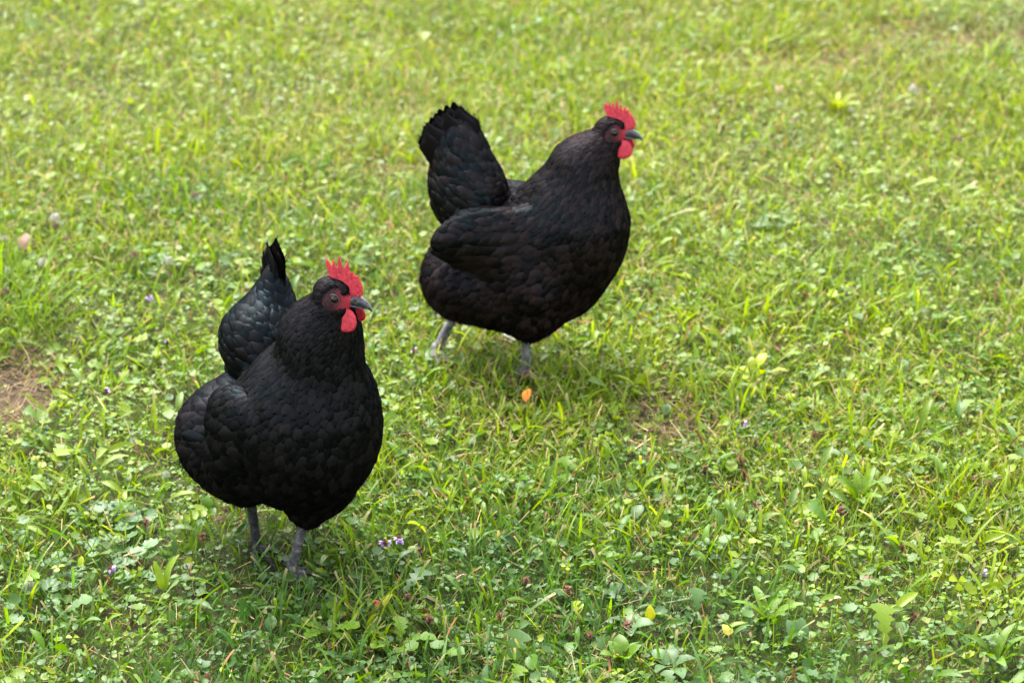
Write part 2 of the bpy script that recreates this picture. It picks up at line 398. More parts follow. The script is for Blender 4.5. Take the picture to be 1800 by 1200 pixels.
def build_hen(spec):
    global SHRINK
    SHRINK = spec['shrink']
    rng = np.random.default_rng(spec['seed'])
    root = empty('hen', spec['loc'], spec['yaw'], label=spec['label'], category='hen', group='black hens walking on the lawn')
    root.scale = (spec['size'],) * 3
    PL = mat_plumage('black_plumage', spec['brown']); BODY = mat_body('hen_body_skin')
    # head frame
    E = np.array(spec['eye']); Rh = rot_z(spec['head_yaw']) @ rot_y(spec['head_pitch'])
    H = lambda p: E + (Rh @ (np.atleast_2d(np.array(p, float)) * 0.001).T).T[0]
    Hv = lambda V: E + V @ Rh.T
    hr = Rh
    nb = np.array(spec['neck_base']); nm = np.array(spec['neck_mid'])
    T = spec['tail']; tb0 = np.array(T['base']); Th = spec['thighs']
    prims = [ell(spec['torso'][0], spec['torso'][1], None, 0.02),
             ell(spec['breast'][0], spec['breast'][1], rot_y(-0.25), 0.035),
             ell((0.03, 0, spec['belly']), (0.085, 0.072, 0.053), None, 0.03),
             ell(spec['rump'][0], spec['rump'][1], rot_y(spec['rump'][2]), spec['crease'] + .004),
             ell(T['cush'][0], T['cush'][1], rot_z(T['cush'][3]) @ rot_y(T['cush'][2]), 0.028),
             cone(nb, nm, spec['neck_r'][0], spec['neck_r'][1], spec['neck_k']),
             cone(nm, H((-6, 0, -12)), spec['neck_r'][1], spec['neck_r'][2], 0.025),
             ell(H((-7, 0, 2)), (0.024, 0.0155, 0.0165), hr, 0.012),
             cone(H((0, 0, -1)), H((15, 0, -5)), 0.0145, 0.0075, 0.008),
             cone(H((-6, 0, -9)), H((10, 0, -12)), 0.0135, 0.006, 0.008)]
    for c_, r_ in spec['fluff']: prims.append(ell(c_, r_, None, 0.016))
    for s in (-1, 1):
        w = spec['wing']
        prims.append(ell((w[0][0], s * w[0][1], w[0][2]), w[1], rot_z(-s * w[3]) @ rot_y(w[2]), spec['crease']))
        prims.append(ell(H((0.5, s * 10.5, 0)), (0.0075, 0.0048, 0.0072), hr, 0.004))       # orbit
    prims.append(cone(np.array(T['cush'][0]) + np.array((0, 0, .015)), tb0 + (np.array(T['tip']) - tb0) * .30, .040, T['root_r'], 0.035))
    if T['plume']: prims.append(ell(T['plume'][0], T['plume'][1], rot_z(T['cush'][3]) @ rot_y(T['plume'][2]), 0.035))
    for (a, m, b, r0, r1, r2) in Th:
        prims.append(cone(a, m, r0, r1, 0.03)); prims.append(cone(m, b, r1, r2, 0.02))
    lo = np.array([-0.22, -0.17, 0.02]); hi = np.array([0.24, 0.17, 0.46])
    V, F = surface_nets(prims, lo, hi, 0.0027)
    # bare red skin: the face in front of the ear, below the brow
    hl = (V - E) @ Rh * 1000
    def face_mask(hl):
        x, y, z = hl[:, 0], np.abs(hl[:, 1]), hl[:, 2]
        return (((x + 1) / 14.0) ** 2 + ((z + 4.0) / 12.0) ** 2 < 1) & (y > 2) | ((x ** 2 + (z - .5) ** 2 < 121) & (y > 2)) | ((x > 8) & (z < 3) & (z > -14) & (x < 30))
    fm = face_mask(hl) & (np.linalg.norm(hl, axis=1) < 34)
    body = add('body', mesh_np('body', V, [F], BODY, {'skin': fm.astype(np.float32), 'redness': np.clip(.10 + .038 * (hl[:, 0] - 2), .0, .64)}), root)
    # ---- feather map: where, which way, how long, how wide, spacing, green sheen, lift
    neckdir = nb - E; neckdir = neckdir / np.linalg.norm(neckdir)
    tb, tt = np.array(T['base']), np.array(T['tip']); tdir = (tt - tb) / np.linalg.norm(tt - tb)
    rp = np.array(spec['rump'][0]); cu = np.array(T['cush'][0]); br = np.array(spec['breast'][0])
    rows = []
    def ctl(p, d, L, W, sp, g, lift): rows.append((p, d, L, W, sp, g, lift))
    hx = Rh[:, 0]; hz = Rh[:, 2]
    ctl(H((4, 0, 18)), -hx, 9, 4.0, 2.2, .05, .05)
    for s in (-1, 1): ctl(H((3, s * 10, 12)), -hx + .15 * hz, 9, 4.0, 2.2, .05, .03)
    ctl(H((-16, 0, 12)), -hx - .4 * hz, 11, 4.5, 2.4, .05, .05)
    ctl(H((-18, 0, -6)), -.7 * hx - .8 * hz, 15, 5, 3.0, .08, .06)
    ctl(H((2, 0, -18)), neckdir, 12, 5, 3.0, .05, .06)
    for s in (-1, 1):
        ctl(nm + np.array((-.01, s * .035, 0)), neckdir + np.array((-.12, 0, 0)), 25, 8, 4.6, .25, .05)
        ctl(nb + np.array((-.03, s * .06, 0.02)), neckdir * .8 + np.array((-.35, s * .1, -.1)), 30, 11, 6.0, .40, .05)
        ctl(br + np.array((.0, s * .075, 0)), (-.25, 0, -1), 25, 17, 8.5, .10, .05)
        ctl((.02, s * .095, .19), (-.75, 0, -.55), 28, 18, 9.2, .06, .06)
        ctl((w[0][0] + .03, s * .11, w[0][2] + .01), (-1, 0, -.28), 32, 18, 9.5, .15, .06)
        ctl((w[0][0] - .06, s * .10, w[0][2]), (-1, -s * .2, -.15), 40, 19, 10, .2, .05)
        ctl((.0, s * .05, .14), (-.6, 0, -.9), 30, 17, 10, .0, .10)
        ctl(rp + np.array((-.02, s * .07, 0)), (-.8, 0, -.55), 26, 15, 8.5, .0, .20)
        ctl(cu + np.array((.0, s * .05, 0)), tdir * .5 + np.array((-.6, s * .1, 0)), 36, 19, 10, .45, .06)
        ctl(Th[0][2] if s < 0 else Th[1][2], (0, 0, -1), 18, 10, 6, .0, .15)
    ctl(br + np.array((.08, 0, .03)), (-.1, 0, -1), 23, 15.5, 7.8, .12, .05)
    ctl(br + np.array((.05, 0, -.07)), (-.6, 0, -.9), 26, 17, 8.7, .04, .06)
    ctl((.05, 0, .08), (-1, 0, -.2), 28, 16, 10, .0, .12)
    ctl((-.02, 0, .28), (-1, 0, .12), 32, 16, 9, .35, .05)
    ctl(cu + np.array((-.02, 0, .06)), tdir + np.array((-.3, 0, 0)), 40, 20, 10, .4, .06)
    ctl(cu + np.array((-.07, 0, -.02)), tdir * .6 + np.array((-.5, 0, -.25)), 36, 20, 10, .2, .14)
    ctl(rp + np.array((-.09, 0, .0)), (-.55, 0, -.6), 26, 15, 8.5, .0, .22)
    ctl(rp + np.array((-.03, 0, -.07)), (-.7, 0, -.6), 26, 14, 9, .0, .2)
    CP = np.array([r[0] for r in rows], float); CD = nrm(np.array([np.array(r[1], float) for r in rows]))
    CX = np.array([r[2:] for r in rows], float)
    # sample the skin evenly
    tri = np.concatenate([F[:, [0, 1, 2]], F[:, [0, 2, 3]]])
    ar = np.linalg.norm(np.cross(V[tri[:, 1]] - V[tri[:, 0]], V[tri[:, 2]] - V[tri[:, 0]]), axis=1)
    N = 60000
    hd = np.linalg.norm(V[tri[:, 0]] - E, axis=1)
    pw = ar * np.where(hd < .07, 5.0, 1.0)
    ti = rng.choice(len(tri), N, p=pw / pw.sum()); uv = rng.random((N, 2)); m = uv.sum(1) > 1; uv[m] = 1 - uv[m]
    P = V[tri[ti, 0]] + uv[:, :1] * (V[tri[ti, 1]] - V[tri[ti, 0]]) + uv[:, 1:] * (V[tri[ti, 2]] - V[tri[ti, 0]])
    hl = (P - E) @ Rh * 1000
    okf = ~(face_mask(hl) & (np.linalg.norm(hl, axis=1) < 34)) & ~((hl[:, 0] > 12) & (np.linalg.norm(hl, axis=1) < 45) & (hl[:, 2] > -16))
    P = P[okf]
    w2 = 1.0 / (((P[:, None] - CP[None]) ** 2).sum(-1) + 2e-4) ** 2
    w2 /= w2.sum(1, keepdims=True)
    Dn = w2 @ CD; X = w2 @ CX
    kd = kdtree.KDTree(len(P))
    for i, p in enumerate(P): kd.insert(p, i)
    kd.balance()
    dead = np.zeros(len(P), bool); keep = []
    for i in range(len(P)):
        if dead[i]: continue
        keep.append(i)
        for _, j, _ in kd.find_range(P[i], X[i, 2] * 0.001 * 0.82): dead[j] = True
    keep = np.array(keep)
    Pk, Dk, Xk = P[keep], Dn[keep], X[keep]
    Nk = grad(Pk, prims)
    Dk = Dk + rng.normal(size=Dk.shape) * 0.08
    Dk = nrm(Dk - Nk * (Dk * Nk).sum(1, keepdims=True))
    n = len(Pk)
    L = Xk[:, 0] * 0.001 * rng.uniform(.9, 1.2, n); W = Xk[:, 1] * 0.001 * rng.uniform(1.05, 1.3, n)
    tp = (Pk + Dk * L[:, None] * .65 - E) @ Rh * 1000; md = (Pk + Dk * L[:, None] * .2 - E) @ Rh * 1000
    vis = ((tp[:, 0] ** 2 + (tp[:, 2] + .5) ** 2 > 75) & (md[:, 0] ** 2 + (md[:, 2] + .5) ** 2 > 75)) | (np.abs(tp[:, 1]) < 5) | (np.linalg.norm(tp, axis=1) > 30)
    Pk, Dk, Xk, Nk, L, W = (q_[vis] for q_ in (Pk, Dk, Xk, Nk, L, W)); n = len(Pk)
    lift = (Xk[:, 4] * .55 + .010) * rng.uniform(.4, 1.5, n)
    pv, pf, pa = feathers(Pk - Dk * L[:, None] * 0.35, Dk, Nk, L, W, lift, rng.random(n), np.clip(Xk[:, 3] * rng.uniform(.5, 1.2, n), 0, 1), prims)
    # ---- fluff strands on rump, belly, thighs and along every outline
    nb_ = 52000
    bi = rng.choice(len(P), nb_)
    soft = np.clip(X[bi, 4] / .2, 0.12, 1.0)
    bi = bi[rng.random(nb_) < np.clip(soft - .12, .03, 1)]
    soft = np.clip(X[bi, 4] / .2, 0.1, 1.0)
    bn = grad(P[bi], prims)
    bd = Dn[bi] + rng.normal(size=bn.shape) * .22
    bd = nrm(bd - bn * (bd * bn).sum(1, keepdims=True)); bd = nrm(bd + bn * rng.uniform(.02, .34, len(bi))[:, None] * (0.25 + soft[:, None]))
    hs = np.clip(np.linalg.norm(P[bi] - E, axis=1) / .08, .3, 1)
    fv = barbs(P[bi], bd, (0.006 + 0.013 * soft) * hs * rng.uniform(.7, 1.3, len(bi)), np.full(len(bi), 0.00045), np.where(soft > .5, rng.uniform(.55, 1, len(bi)), rng.random(len(bi)) * .6), X[bi, 3] * .4, .25, rng)
    pv, pf, pa = join_np([(pv, pf, pa), fv])
    add('plumage', mesh_np('plumage', pv, [pf], PL, {'fc': pa}), root, kind='stuff')
    # ---- wings: a shield of coverts with the long flight feathers tucked under its lower edge
    for s in (-1, 1):
        wc = np.array((w[0][0], s * w[0][1], w[0][2])); Rw = rot_z(-s * w[3]) @ rot_y(w[2]); wr = np.array(w[1])
        # coverts along the lower third and the rear of the wing
        q = []
        for row, (zz, x0, x1, cnt) in enumerate(((-.55, .55, -.75, 10), (-.2, .6, -.85, 10), (.2, .55, -.9, 10))):
            for i in range(cnt):
                f = i / (cnt - 1); xx = x0 + (x1 - x0) * f
                q.append((xx, zz + .25 * f * f + rng.normal() * .03, .035 + .012 * f, .019, .05 + .02 * row))
        q = np.array(q)
        yy = np.sqrt(np.clip(1 - q[:, 0] ** 2 - q[:, 1] ** 2, 0.02, 1))
        loc = np.stack([q[:, 0] * wr[0], s * yy * wr[1], q[:, 1] * wr[2]], -1)
        rp_ = wc + loc @ Rw.T
        nn = grad(rp_, prims); dd = np.tile(Rw @ np.array((-1, 0, -.22)), (len(q), 1)) + rng.normal(size=(len(q), 3)) * .06
        dd = nrm(dd - nn * (dd * nn).sum(1, keepdims=True))
        cv = feathers(rp_, dd, nn, q[:, 2] * rng.uniform(.9, 1.1, len(q)), q[:, 3], q[:, 4] * .7, rng.random(len(q)), np.full(len(q), .2), prims, base_off=0.004)
        wing = add('wing', mesh_np('wing', cv[0], [cv[1]], PL, {'fc': cv[2]}), root)
        for i in range(9):
            f = i / 8
            xx, zz = .45 - 1.05 * f, -.80 + .42 * f
            y1 = math.sqrt(max(.05, 1 - xx * xx - zz * zz))
            r0 = wc + Rw @ np.array((xx * wr[0], s * y1 * wr[1], zz * wr[2]))
            n0 = grad(r0[None], prims); d0 = nrm((Rw @ np.array((-1, -s * .12, -.20 + .14 * f)))[None])
            d0 = nrm(d0 - n0 * (d0 * n0).sum(1, keepdims=True) * .8)
            fv_ = feathers(r0[None], d0, n0, np.array([.062 + .02 * f]), np.array([.019]), np.array([.03]), rng.random(1), np.array([.15]), prims, nu=9, nv=5, base_off=0.002 + .0006 * i, tipshape=.8)
            add('flight_feather', mesh_np('flight_feather', fv_[0], [fv_[1]], PL, {'fc': fv_[2]}), wing)
    # ---- tail: two leaning fans of broad feathers
    for s in (-1, 1):
        for i, (fwd, lng, wid, out, crl) in enumerate(T['fan']):
            b = tb + np.array((T['spread'] * (i / len(T['fan']) - .4), s * (.010 + .009 * i / len(T['fan'])) * T['conv'], -.027 * i / len(T['fan'])))
            d = tdir * 1.0 + np.array((-fwd, 0, -abs(fwd) * .55 if fwd > .5 else 0)) + np.array((0, s * out, 0))
            d = d + rng.normal(size=3) * .03
            d = d / np.linalg.norm(d)
            nn = np.array((-.15, s, .25)) if True else None
            nn = nn - d * (nn @ d); nn = nn / np.linalg.norm(nn)
            fv_ = feathers(b[None], d[None], nn[None], np.array([lng * rng.uniform(.96, 1.04)]), np.array([wid]), np.array([0.0]), rng.random(1), np.array([.12]), None, nu=12, nv=7, tipshape=.80, ridge=.16, curl=crl, sweep=-s * T['sweep'][i])
            nf = 110
            tt_ = rng.uniform(.35, 1.0, nf); ss_ = np.where(rng.random(nf) < .5, -1, 1) * np.sqrt(np.clip(1 - (np.clip(tt_ - .8, 0, 1) / .2) ** 2, 0, 1)) * .92
            gi = np.clip((tt_ ** 1.0 * 11).round().astype(int), 0, 11) * 7 + np.clip(((ss_ + 1) / 2 * 6).round().astype(int), 0, 6)
            gv = fv_[0][gi]; sdv = np.cross(nn, d)
            bb = barbs(gv, nrm(d[None] * 1.0 + sdv[None] * ss_[:, None] * .35 + rng.normal(size=(nf, 3)) * .10), rng.uniform(.003, .006, nf), np.full(nf, .0005), rng.random(nf), np.full(nf, .1), .05, rng)
            fv_ = join_np([fv_, bb])
            add('tail_feather', mesh_np('tail_feather', fv_[0], [fv_[1]], PL, {'fc': fv_[2]}), root)
    # tail coverts: shorter feathers lapping over the foot of the tail
    for s in (-1, 1):
        for i, (a, lg_, wd_) in enumerate(((.9, .060, .030), (.45, .066, .032), (.0, .066, .032), (-.45, .060, .032), (-.9, .052, .030), (.2, .048, .028), (-.3, .046, .028))[:T['ncov']]):
            lowr = i > 4
            off_ = np.array((.030 * a, s * (.028 if lowr else .016), (.012 if lowr else .026)))
            b = cu + off_
            d = nrm(tdir + np.array((-.28 * (1 - a) * .5 + .02, s * .10, 0)) + rng.normal(size=3) * .04)
            nn = np.array((-.15, s, .3)); nn = nn - d * (nn @ d); nn /= np.linalg.norm(nn)
            b = b + nn * (.012 if lowr else .006)
            fv_ = feathers(b[None], d[None], nn[None], np.array([lg_ * T['covert']]), np.array([wd_]), np.array([.0]), rng.random(1), np.array([.25]), None, nu=9, nv=7, tipshape=.7, ridge=.25, curl=-.14)
            add('tail_covert', mesh_np('tail_covert', fv_[0], [fv_[1]], PL, {'fc': fv_[2]}), root)
    SHRINK = 0.0
    # ---- head furniture
    v, q, t = make_comb(COMB_T if spec['comb'] == 1 else COMB_T2, spec['comb_lean'], rng, 1.35 if spec['comb'] == 1 else 1.9)
    add('comb', mesh_np('comb', Hv(v), [q, t], COMBM), root)
    (v, q, t), (v2, q2, t2) = make_beak()
    bk = add('beak', mesh_np('beak', Hv(v), [q, t], HORN), root)
    add('lower_mandible', mesh_np('lower_mandible', Hv(v2 + np.array((0, 0, .0012))), [q2, t2], HORN), bk)
    for s in (-1, 1):
        v, q, t = ball(.0022, .5); v = v + np.array((.0215, s * .0052, -.0022)); add('nostril', mesh_np('nostril', Hv(v), [q, t], EYERING), bk)
        v, q, t = ball(.0051, .85); v = v + np.array((.0005, s * .0156, -.0012)); ey = add('eye', mesh_np('eye', Hv(v), [q, t], EYEM), root)
        v, q, t = ring_torus(.0057, .0008); v = v + np.array((.0005, s * .0168, -.0012)); add('eyelid', mesh_np('eyelid', Hv(v), [q], EYERING), ey)
        v, q, t = disc(.0142, .0138, .0021, cut=.10); v = v @ np.array([[1, 0, 0], [0, 1, -.0], [0, s * -.22, 1]])
        v[:, 1] += np.sin(v[:, 0] * 300) * .0006
        v = v + np.array((.0140, s * .0130, -.0262)); add('wattle', mesh_np('wattle', Hv(v), [q], WATTLEM), root)
        v, q, t = disc(.0042, .0088, .0022); v = v @ rot_y(.35).T + np.array((-.0120, s * .0178, -.0145)); add('earlobe', mesh_np('earlobe', Hv(v), [q], LOBEM), root)
        # ear tuft: short bristles behind the eye
        nbz = 60; rr = np.stack([rng.normal(-11.5, 2.0, nbz), np.full(nbz, s * 13.0), rng.normal(-5.0, 2.2, nbz)], -1) * .001
        dd = nrm(np.stack([-np.ones(nbz), s * rng.uniform(.1, .6, nbz), rng.uniform(-.5, .2, nbz)], -1))
        bv = barbs(Hv(rr), dd @ Rh.T, np.full(nbz, .0065), np.full(nbz, .0012), rng.random(nbz), np.zeros(nbz), .1, rng)
        add('ear_tuft', mesh_np('ear_tuft', bv[0], [bv[1]], PL, {'fc': bv[2]}), root)
    # ---- legs: shank, three toes forward and one back, all one surface; claws apart
    for lg in spec['legs']:
        a, f = np.array(lg['hock']), np.array(lg['foot'])
        up = np.array(lg.get('lift', f)); R = rot_z(lg['yaw'])
        th_ = spec['shank']
        pr = [cone(a, a * .5 + f * .5, .0078 * th_, .0062 * th_, .004), cone(a * .5 + f * .5, f, .0062 * th_, .0070 * th_, .004)]
        claws = []
        for ang, ln, ups in ((0.0, .046, 0), (.5, .037, 0), (-.5, .037, 0), (math.pi - .25, .020, .006)):
            dv = R @ np.array((math.cos(ang), math.sin(ang), 0))
            back = abs(ang) > 2
            p0 = f + np.array((0, 0, ups if not back else .007)); p1 = f + dv * ln * .45 + np.array((0, 0, .002 + lg['curl'] * .3 + ups)); p2 = f + dv * ln + np.array((0, 0, -.004 + ups + lg['curl'] * (0 if back else -1)))
            pr += [cone(p0, p1, .0056, .0046, .004), cone(p1, p2, .0046, .0032, .003)]
            claws.append((p2, dv))
        lo_, hi_ = np.minimum(a, f) - .062, np.maximum(a, f) + .062
        v, q = surface_nets(pr, lo_, hi_, .0016)
        # transverse scutes along the shank
        lgm = add('leg', mesh_np('leg', v, [q], lg['mat']), root)
        for p2, dv in claws:
            rg = []
            sd_ = np.cross(dv, (0, 0, 1))
            for k in range(5):
                u = k / 4; c = p2 + dv * (.011 * u - .002) + np.array((0, 0, .001 - .005 * u * u)); rad = .0024 * (1 - u) + .0003
                an = np.linspace(0, 2 * np.pi, 7, endpoint=False)
                rg.append(c + rad * (np.cos(an)[:, None] * sd_ + np.sin(an)[:, None] * np.array((0, 0, 1))))
            v, q, t = loft(np.array(rg)); add('claw', mesh_np('claw', v, [q, t], HORN), lgm)
    return root

FAN_B = [(-.04, .112, .044, .00, -.03), (.00, .122, .048, .02, -.05), (.04, .124, .048, .03, -.06), (.08, .118, .048, .05, -.08), (.12, .106, .046, .08, -.08)]
hen_back = build_hen(dict(
    seed=5, size=.93, crease=.020, fluff=[((-.030, -.020, .130), (.072, .066, .054))], shank=1.05, belly=.135, torso=((.02, 0, .193), (.120, .093, .090)), neck_k=.05, shrink=.0042, loc=tuple(ground_at(918, 645)), yaw=math.radians(-4), brown=.9, comb=2, comb_lean=0.3,
    label='black hen farther off, standing in side view with a broad raised tail',
    eye=(.137, 0, .393), head_yaw=math.radians(-6), head_pitch=math.radians(2),
    neck_base=(.082, 0, .262), neck_mid=(.092, 0, .332), neck_r=(.072, .046, .0245),
    breast=((.071, 0, .230), (.079, .080, .096)),
    rump=((-.085, 0, .150), (.070, .083, .068), 0.15),
    wing=((-.046, .060, .241), (.086, .025, .046), -.10, .14),
    thighs=[((.02, -.05, .15), (.018, -.052, .112), (.014, -.046, .088), .053, .038, .018), ((-.04, .05, .14), (-.07, .05, .10), (-.095, .045, .075), .050, .035, .016)],
    legs=[dict(hock=(.010, -.044, .095), foot=(.008, -.040, .001), yaw=-.2, curl=0.0, mat=LEG_GREY), dict(hock=(-.098, .045, .085), foot=(-.138, .018, .012), yaw=-1.3, curl=.0, mat=LEG_GREY)],
    tail=dict(base=(-.082, 0, .310), tip=(-.106, 0, .44), cush=((-.081, 0, .285), (.055, .056, .062), .5, 0.0), covert=1.0, ncov=0, root_r=.034, conv=1.0, plume=((-.098, 0, .350), (.032, .025, .062), .16), fan=[tuple(np.interp(u, np.arange(5), [f[j] for f in FAN_B]) for j in range(5)) for u in np.linspace(0, 4, 9)], spread=-.03, sweep=list(np.interp(np.linspace(0, 4, 9), np.arange(5), [.05, .08, .11, .15, .16])))))

FAN_F = [(-.05, .100, .032, -.04, .0), (-.02, .106, .034, -.03, .0), (.02, .098, .034, -.02, .0), (.06, .084, .032, .0, -.02), (.12, .066, .030, .02, -.03)]
hen_front = build_hen(dict(
    seed=11, size=1.0, crease=.006, fluff=[((-.050, -.058, .122), (.052, .042, .042)), ((-.03, -.045, .105), (.04, .035, .03))], shank=.90, belly=.142, torso=((.035, 0, .176), (.105, .086, .086)), neck_k=.014, shrink=.0042, loc=(-.280, 2.612, 0), yaw=math.radians(-54), brown=0.25, comb=1, comb_lean=-0.3,
    label='black hen nearest the camera, chest turned forward and narrow tail upright',
    eye=(.1235, .0135, .386), head_yaw=math.radians(34), head_pitch=math.radians(4),
    neck_base=(.085, .002, .235), neck_mid=(.092, .006, .322), neck_r=(.068, .045, .0255),
    breast=((.072, 0, .215), (.079, .085, .098)),
    rump=((-.074, -.012, .142), (.066, .088, .068), 0.15),
    wing=((.036, .079, .203), (.058, .026, .056), -.2, .06),
    thighs=[((.0, -.05, .14), (-.01, -.05, .12), (-.012, -.043, .092), .050, .034, .018), ((.03, .035, .14), (.05, .018, .105), (.060, -.004, .074), .052, .040, .018)],
    legs=[dict(hock=(-.010, -.042, .085), foot=(-.021, -.030, .004), yaw=-.1, curl=0.0, mat=LEG_SHADED), dict(hock=(.064, -.008, .085), foot=(.055, -.025, .002), yaw=.1, curl=.0, mat=LEG_MID)],
    tail=dict(base=(-.090, .050, .268), tip=(-.096, .054, .368), cush=((-.082, .030, .243), (.056, .055, .056), .5, 0.0), covert=.68, ncov=0, root_r=.013, conv=.3, plume=((-.091, .051, .300), (.014, .012, .048), .1), fan=FAN_F, spread=-.02, sweep=[0, 0, .03, .05, .05])))
# ------------------------------------------------------------------ lawn
def mat_leaf(name, rough, spec, trans, bump_scale=500):
    M = Nodes(name)
    a = M.attr('tint')
    n = M.noise(bump_scale, 2)
    hv = M.new('ShaderNodeHueSaturation'); M.link(a.outputs['Color'], hv.inputs['Color'])
    mr = M.new('ShaderNodeMapRange'); mr.inputs['To Min'].default_value = 0.72; mr.inputs['To Max'].default_value = 1.28
    M.link(n, mr.inputs[0]); M.link(mr.outputs[0], hv.inputs['Value'])
    M.link(hv.outputs[0], M.b.inputs['Base Color'])
    M.set(Roughness=rough, Specular_IOR_Level=spec)
    tr = M.new('ShaderNodeBsdfTranslucent')
    h2 = M.new('ShaderNodeHueSaturation'); h2.inputs['Saturation'].default_value = 1.12; h2.inputs['Value'].default_value = 1.25; h2.inputs['Hue'].default_value = 0.492
    M.link(hv.outputs[0], h2.inputs['Color']); M.link(h2.outputs[0], tr.inputs['Color'])
    mx = M.new('ShaderNodeMixShader'); mx.inputs[0].default_value = trans
    M.link(M.b.outputs[0], mx.inputs[1]); M.link(tr.outputs[0], mx.inputs[2]); M.link(mx.outputs[0], M.out.inputs['Surface'])
    M.bump(n, 0.25, 0.0008)
    return M.m
LEAF = mat_leaf('broad_leaf', 0.38, 0.24, 0.42)
BLADE = mat_leaf('grass_blade', 0.42, 0.20, 0.42, 300)
DRY = mat_leaf('dry_thatch', 0.8, 0.2, 0.15)
PETAL = mat_leaf('flower_petal', 0.6, 0.3, 0.4)

def mat_soil():
    M = Nodes('soil_and_moss')
    n = M.noise(60, 6)
    c = M.ramp(n, [(0.30, (0.014, 0.012, 0.005)), (0.46, (0.030, 0.028, 0.009)), (0.58, (0.030, 0.052, 0.007)), (0.8, (0.06, 0.075, 0.014))])
    n2 = M.noise(0.9, 5)
    g = M.ramp(n2, [(0.3, (0.065, 0.10, 0.014)), (0.6, (0.09, 0.13, 0.018)), (0.85, (0.12, 0.13, 0.03))])
    a = M.attr('far'); mx = M.new('ShaderNodeMix', data_type='RGBA')
    M.link(a.outputs['Fac'], mx.inputs['Factor']); M.link(c, mx.inputs['A']); M.link(g, mx.inputs['B'])
    ab = M.attr('bare'); m2 = M.new('ShaderNodeMix', data_type='RGBA'); m2.inputs['B'].default_value = (.050, .036, .022, 1)
    M.link(ab.outputs['Fac'], m2.inputs['Factor']); M.link(mx.outputs['Result'], m2.inputs['A']); M.link(m2.outputs['Result'], M.b.inputs['Base Color'])
    M.set(Roughness=0.9, Specular_IOR_Level=0.15); M.bump(n, 0.8, 0.01); return M.m

def height(x, y):
    return 0.022 * (fbm(x, y, 1.1, 3) - 0.5) + 0.012 * (fbm(x, y, 6.0, 9, 2) - 0.5)
BARE = []                                                  # (x, y, radius x, radius y): worn, thatchy spots
def bare(px, py, rx, ry): p = ground_at(px, py); BARE.append((p.x, p.y, rx, ry))
bare(-8, 690, .085, .12); bare(20, 745, .03, .03); bare(1640, 70, .22, .10); bare(1420, 110, .16, .08); bare(1260, 105, .12, .05); bare(1495, 468, .015, .02); bare(660, 310, .08, .04); bare(1190, 750, .07, .08)
FEET = [h.matrix_basis @ Vector(f) for h, fs in ((hen_back, ((.008, -.045, 0), (-.138, .005, 0))), (hen_front, ((-.021, -.035, 0), (.060, -.035, 0)))) for f in fs]
def trodden(x, y):
    t = np.zeros_like(np.asarray(x, float))
    for f in FEET: t = np.maximum(t, np.clip(1.3 - np.hypot((x - f.x) / .035, (y - f.y + .035) / .06), 0, 1))
    return t * .12
def bareness(x, y):
    b = np.zeros_like(np.asarray(x, float))
    for i, (bx, by, rx, ry) in enumerate(BARE):
        d = ((x - bx) / rx) ** 2 + ((y - by) / ry) ** 2 + (vnoise(x, y, 18, 40 + i) - .5) * .9
        b = np.maximum(b, np.clip(1.35 - d, 0, 1) * (1.0 if i in (0, 1, 5) else .55))
    return b

# ground sheet: fine where the camera looks, coarse out to the horizon
gx = np.unique(np.concatenate([np.linspace(-2.2, 2.2, 180), np.array([-90, -60, -40, -25, -15, -9, -6, -4, -3, 3, 4, 6, 9, 15, 25, 40, 60, 90.])]))
gy = np.unique(np.concatenate([np.linspace(1.2, 7.2, 240), np.array([-60, -40, -20, -10, -5, -2, -.5, .5, 8, 9, 11, 14, 18, 25, 40, 60, 100, 160.])]))
GX, GY = np.meshgrid(gx, gy, indexing='ij')
GZ = height(GX, GY) - 0.004 - 0.012 * bareness(GX, GY)
q = np.arange(GX.size).reshape(GX.shape)
GF = np.stack([q[:-1, :-1], q[1:, :-1], q[1:, 1:], q[:-1, 1:]], -1).reshape(-1, 4)
far = np.clip((np.hypot(GX, GY - 3.5) - 3.0) / 1.5, 0, 1).ravel()
add('ground', mesh_np('ground', np.stack([GX, GY, GZ], -1).reshape(-1, 3), [GF], mat_soil(), {'far': far, 'bare': bareness(GX, GY).ravel()}), None, kind='structure')

R = np.random.default_rng(2024)
def half_width(y): return 0.2118 * np.sqrt(y * y + CAM_H ** 2)
def scatter(per_m2, margin=.22, y0=2.05, y1=5.75):
    w = half_width(y1) + margin
    n = int(per_m2 * (y1 - y0) * 2 * w)
    x, y = R.uniform(-w, w, n), R.uniform(y0, y1, n)
    k = np.abs(x) < half_width(y) + margin
    return x[k], y[k]
def scatter_out(per_m2, margin=.22, xw=2.6, y0=1.2, y1=9.0):
    n = int(per_m2 * (y1 - y0) * 2 * xw)
    x, y = R.uniform(-xw, xw, n), R.uniform(y0, y1, n)
    k = ~((np.abs(x) < half_width(y) + margin - .04) & (y > 2.07) & (y < 5.70))
    return x[k], y[k]

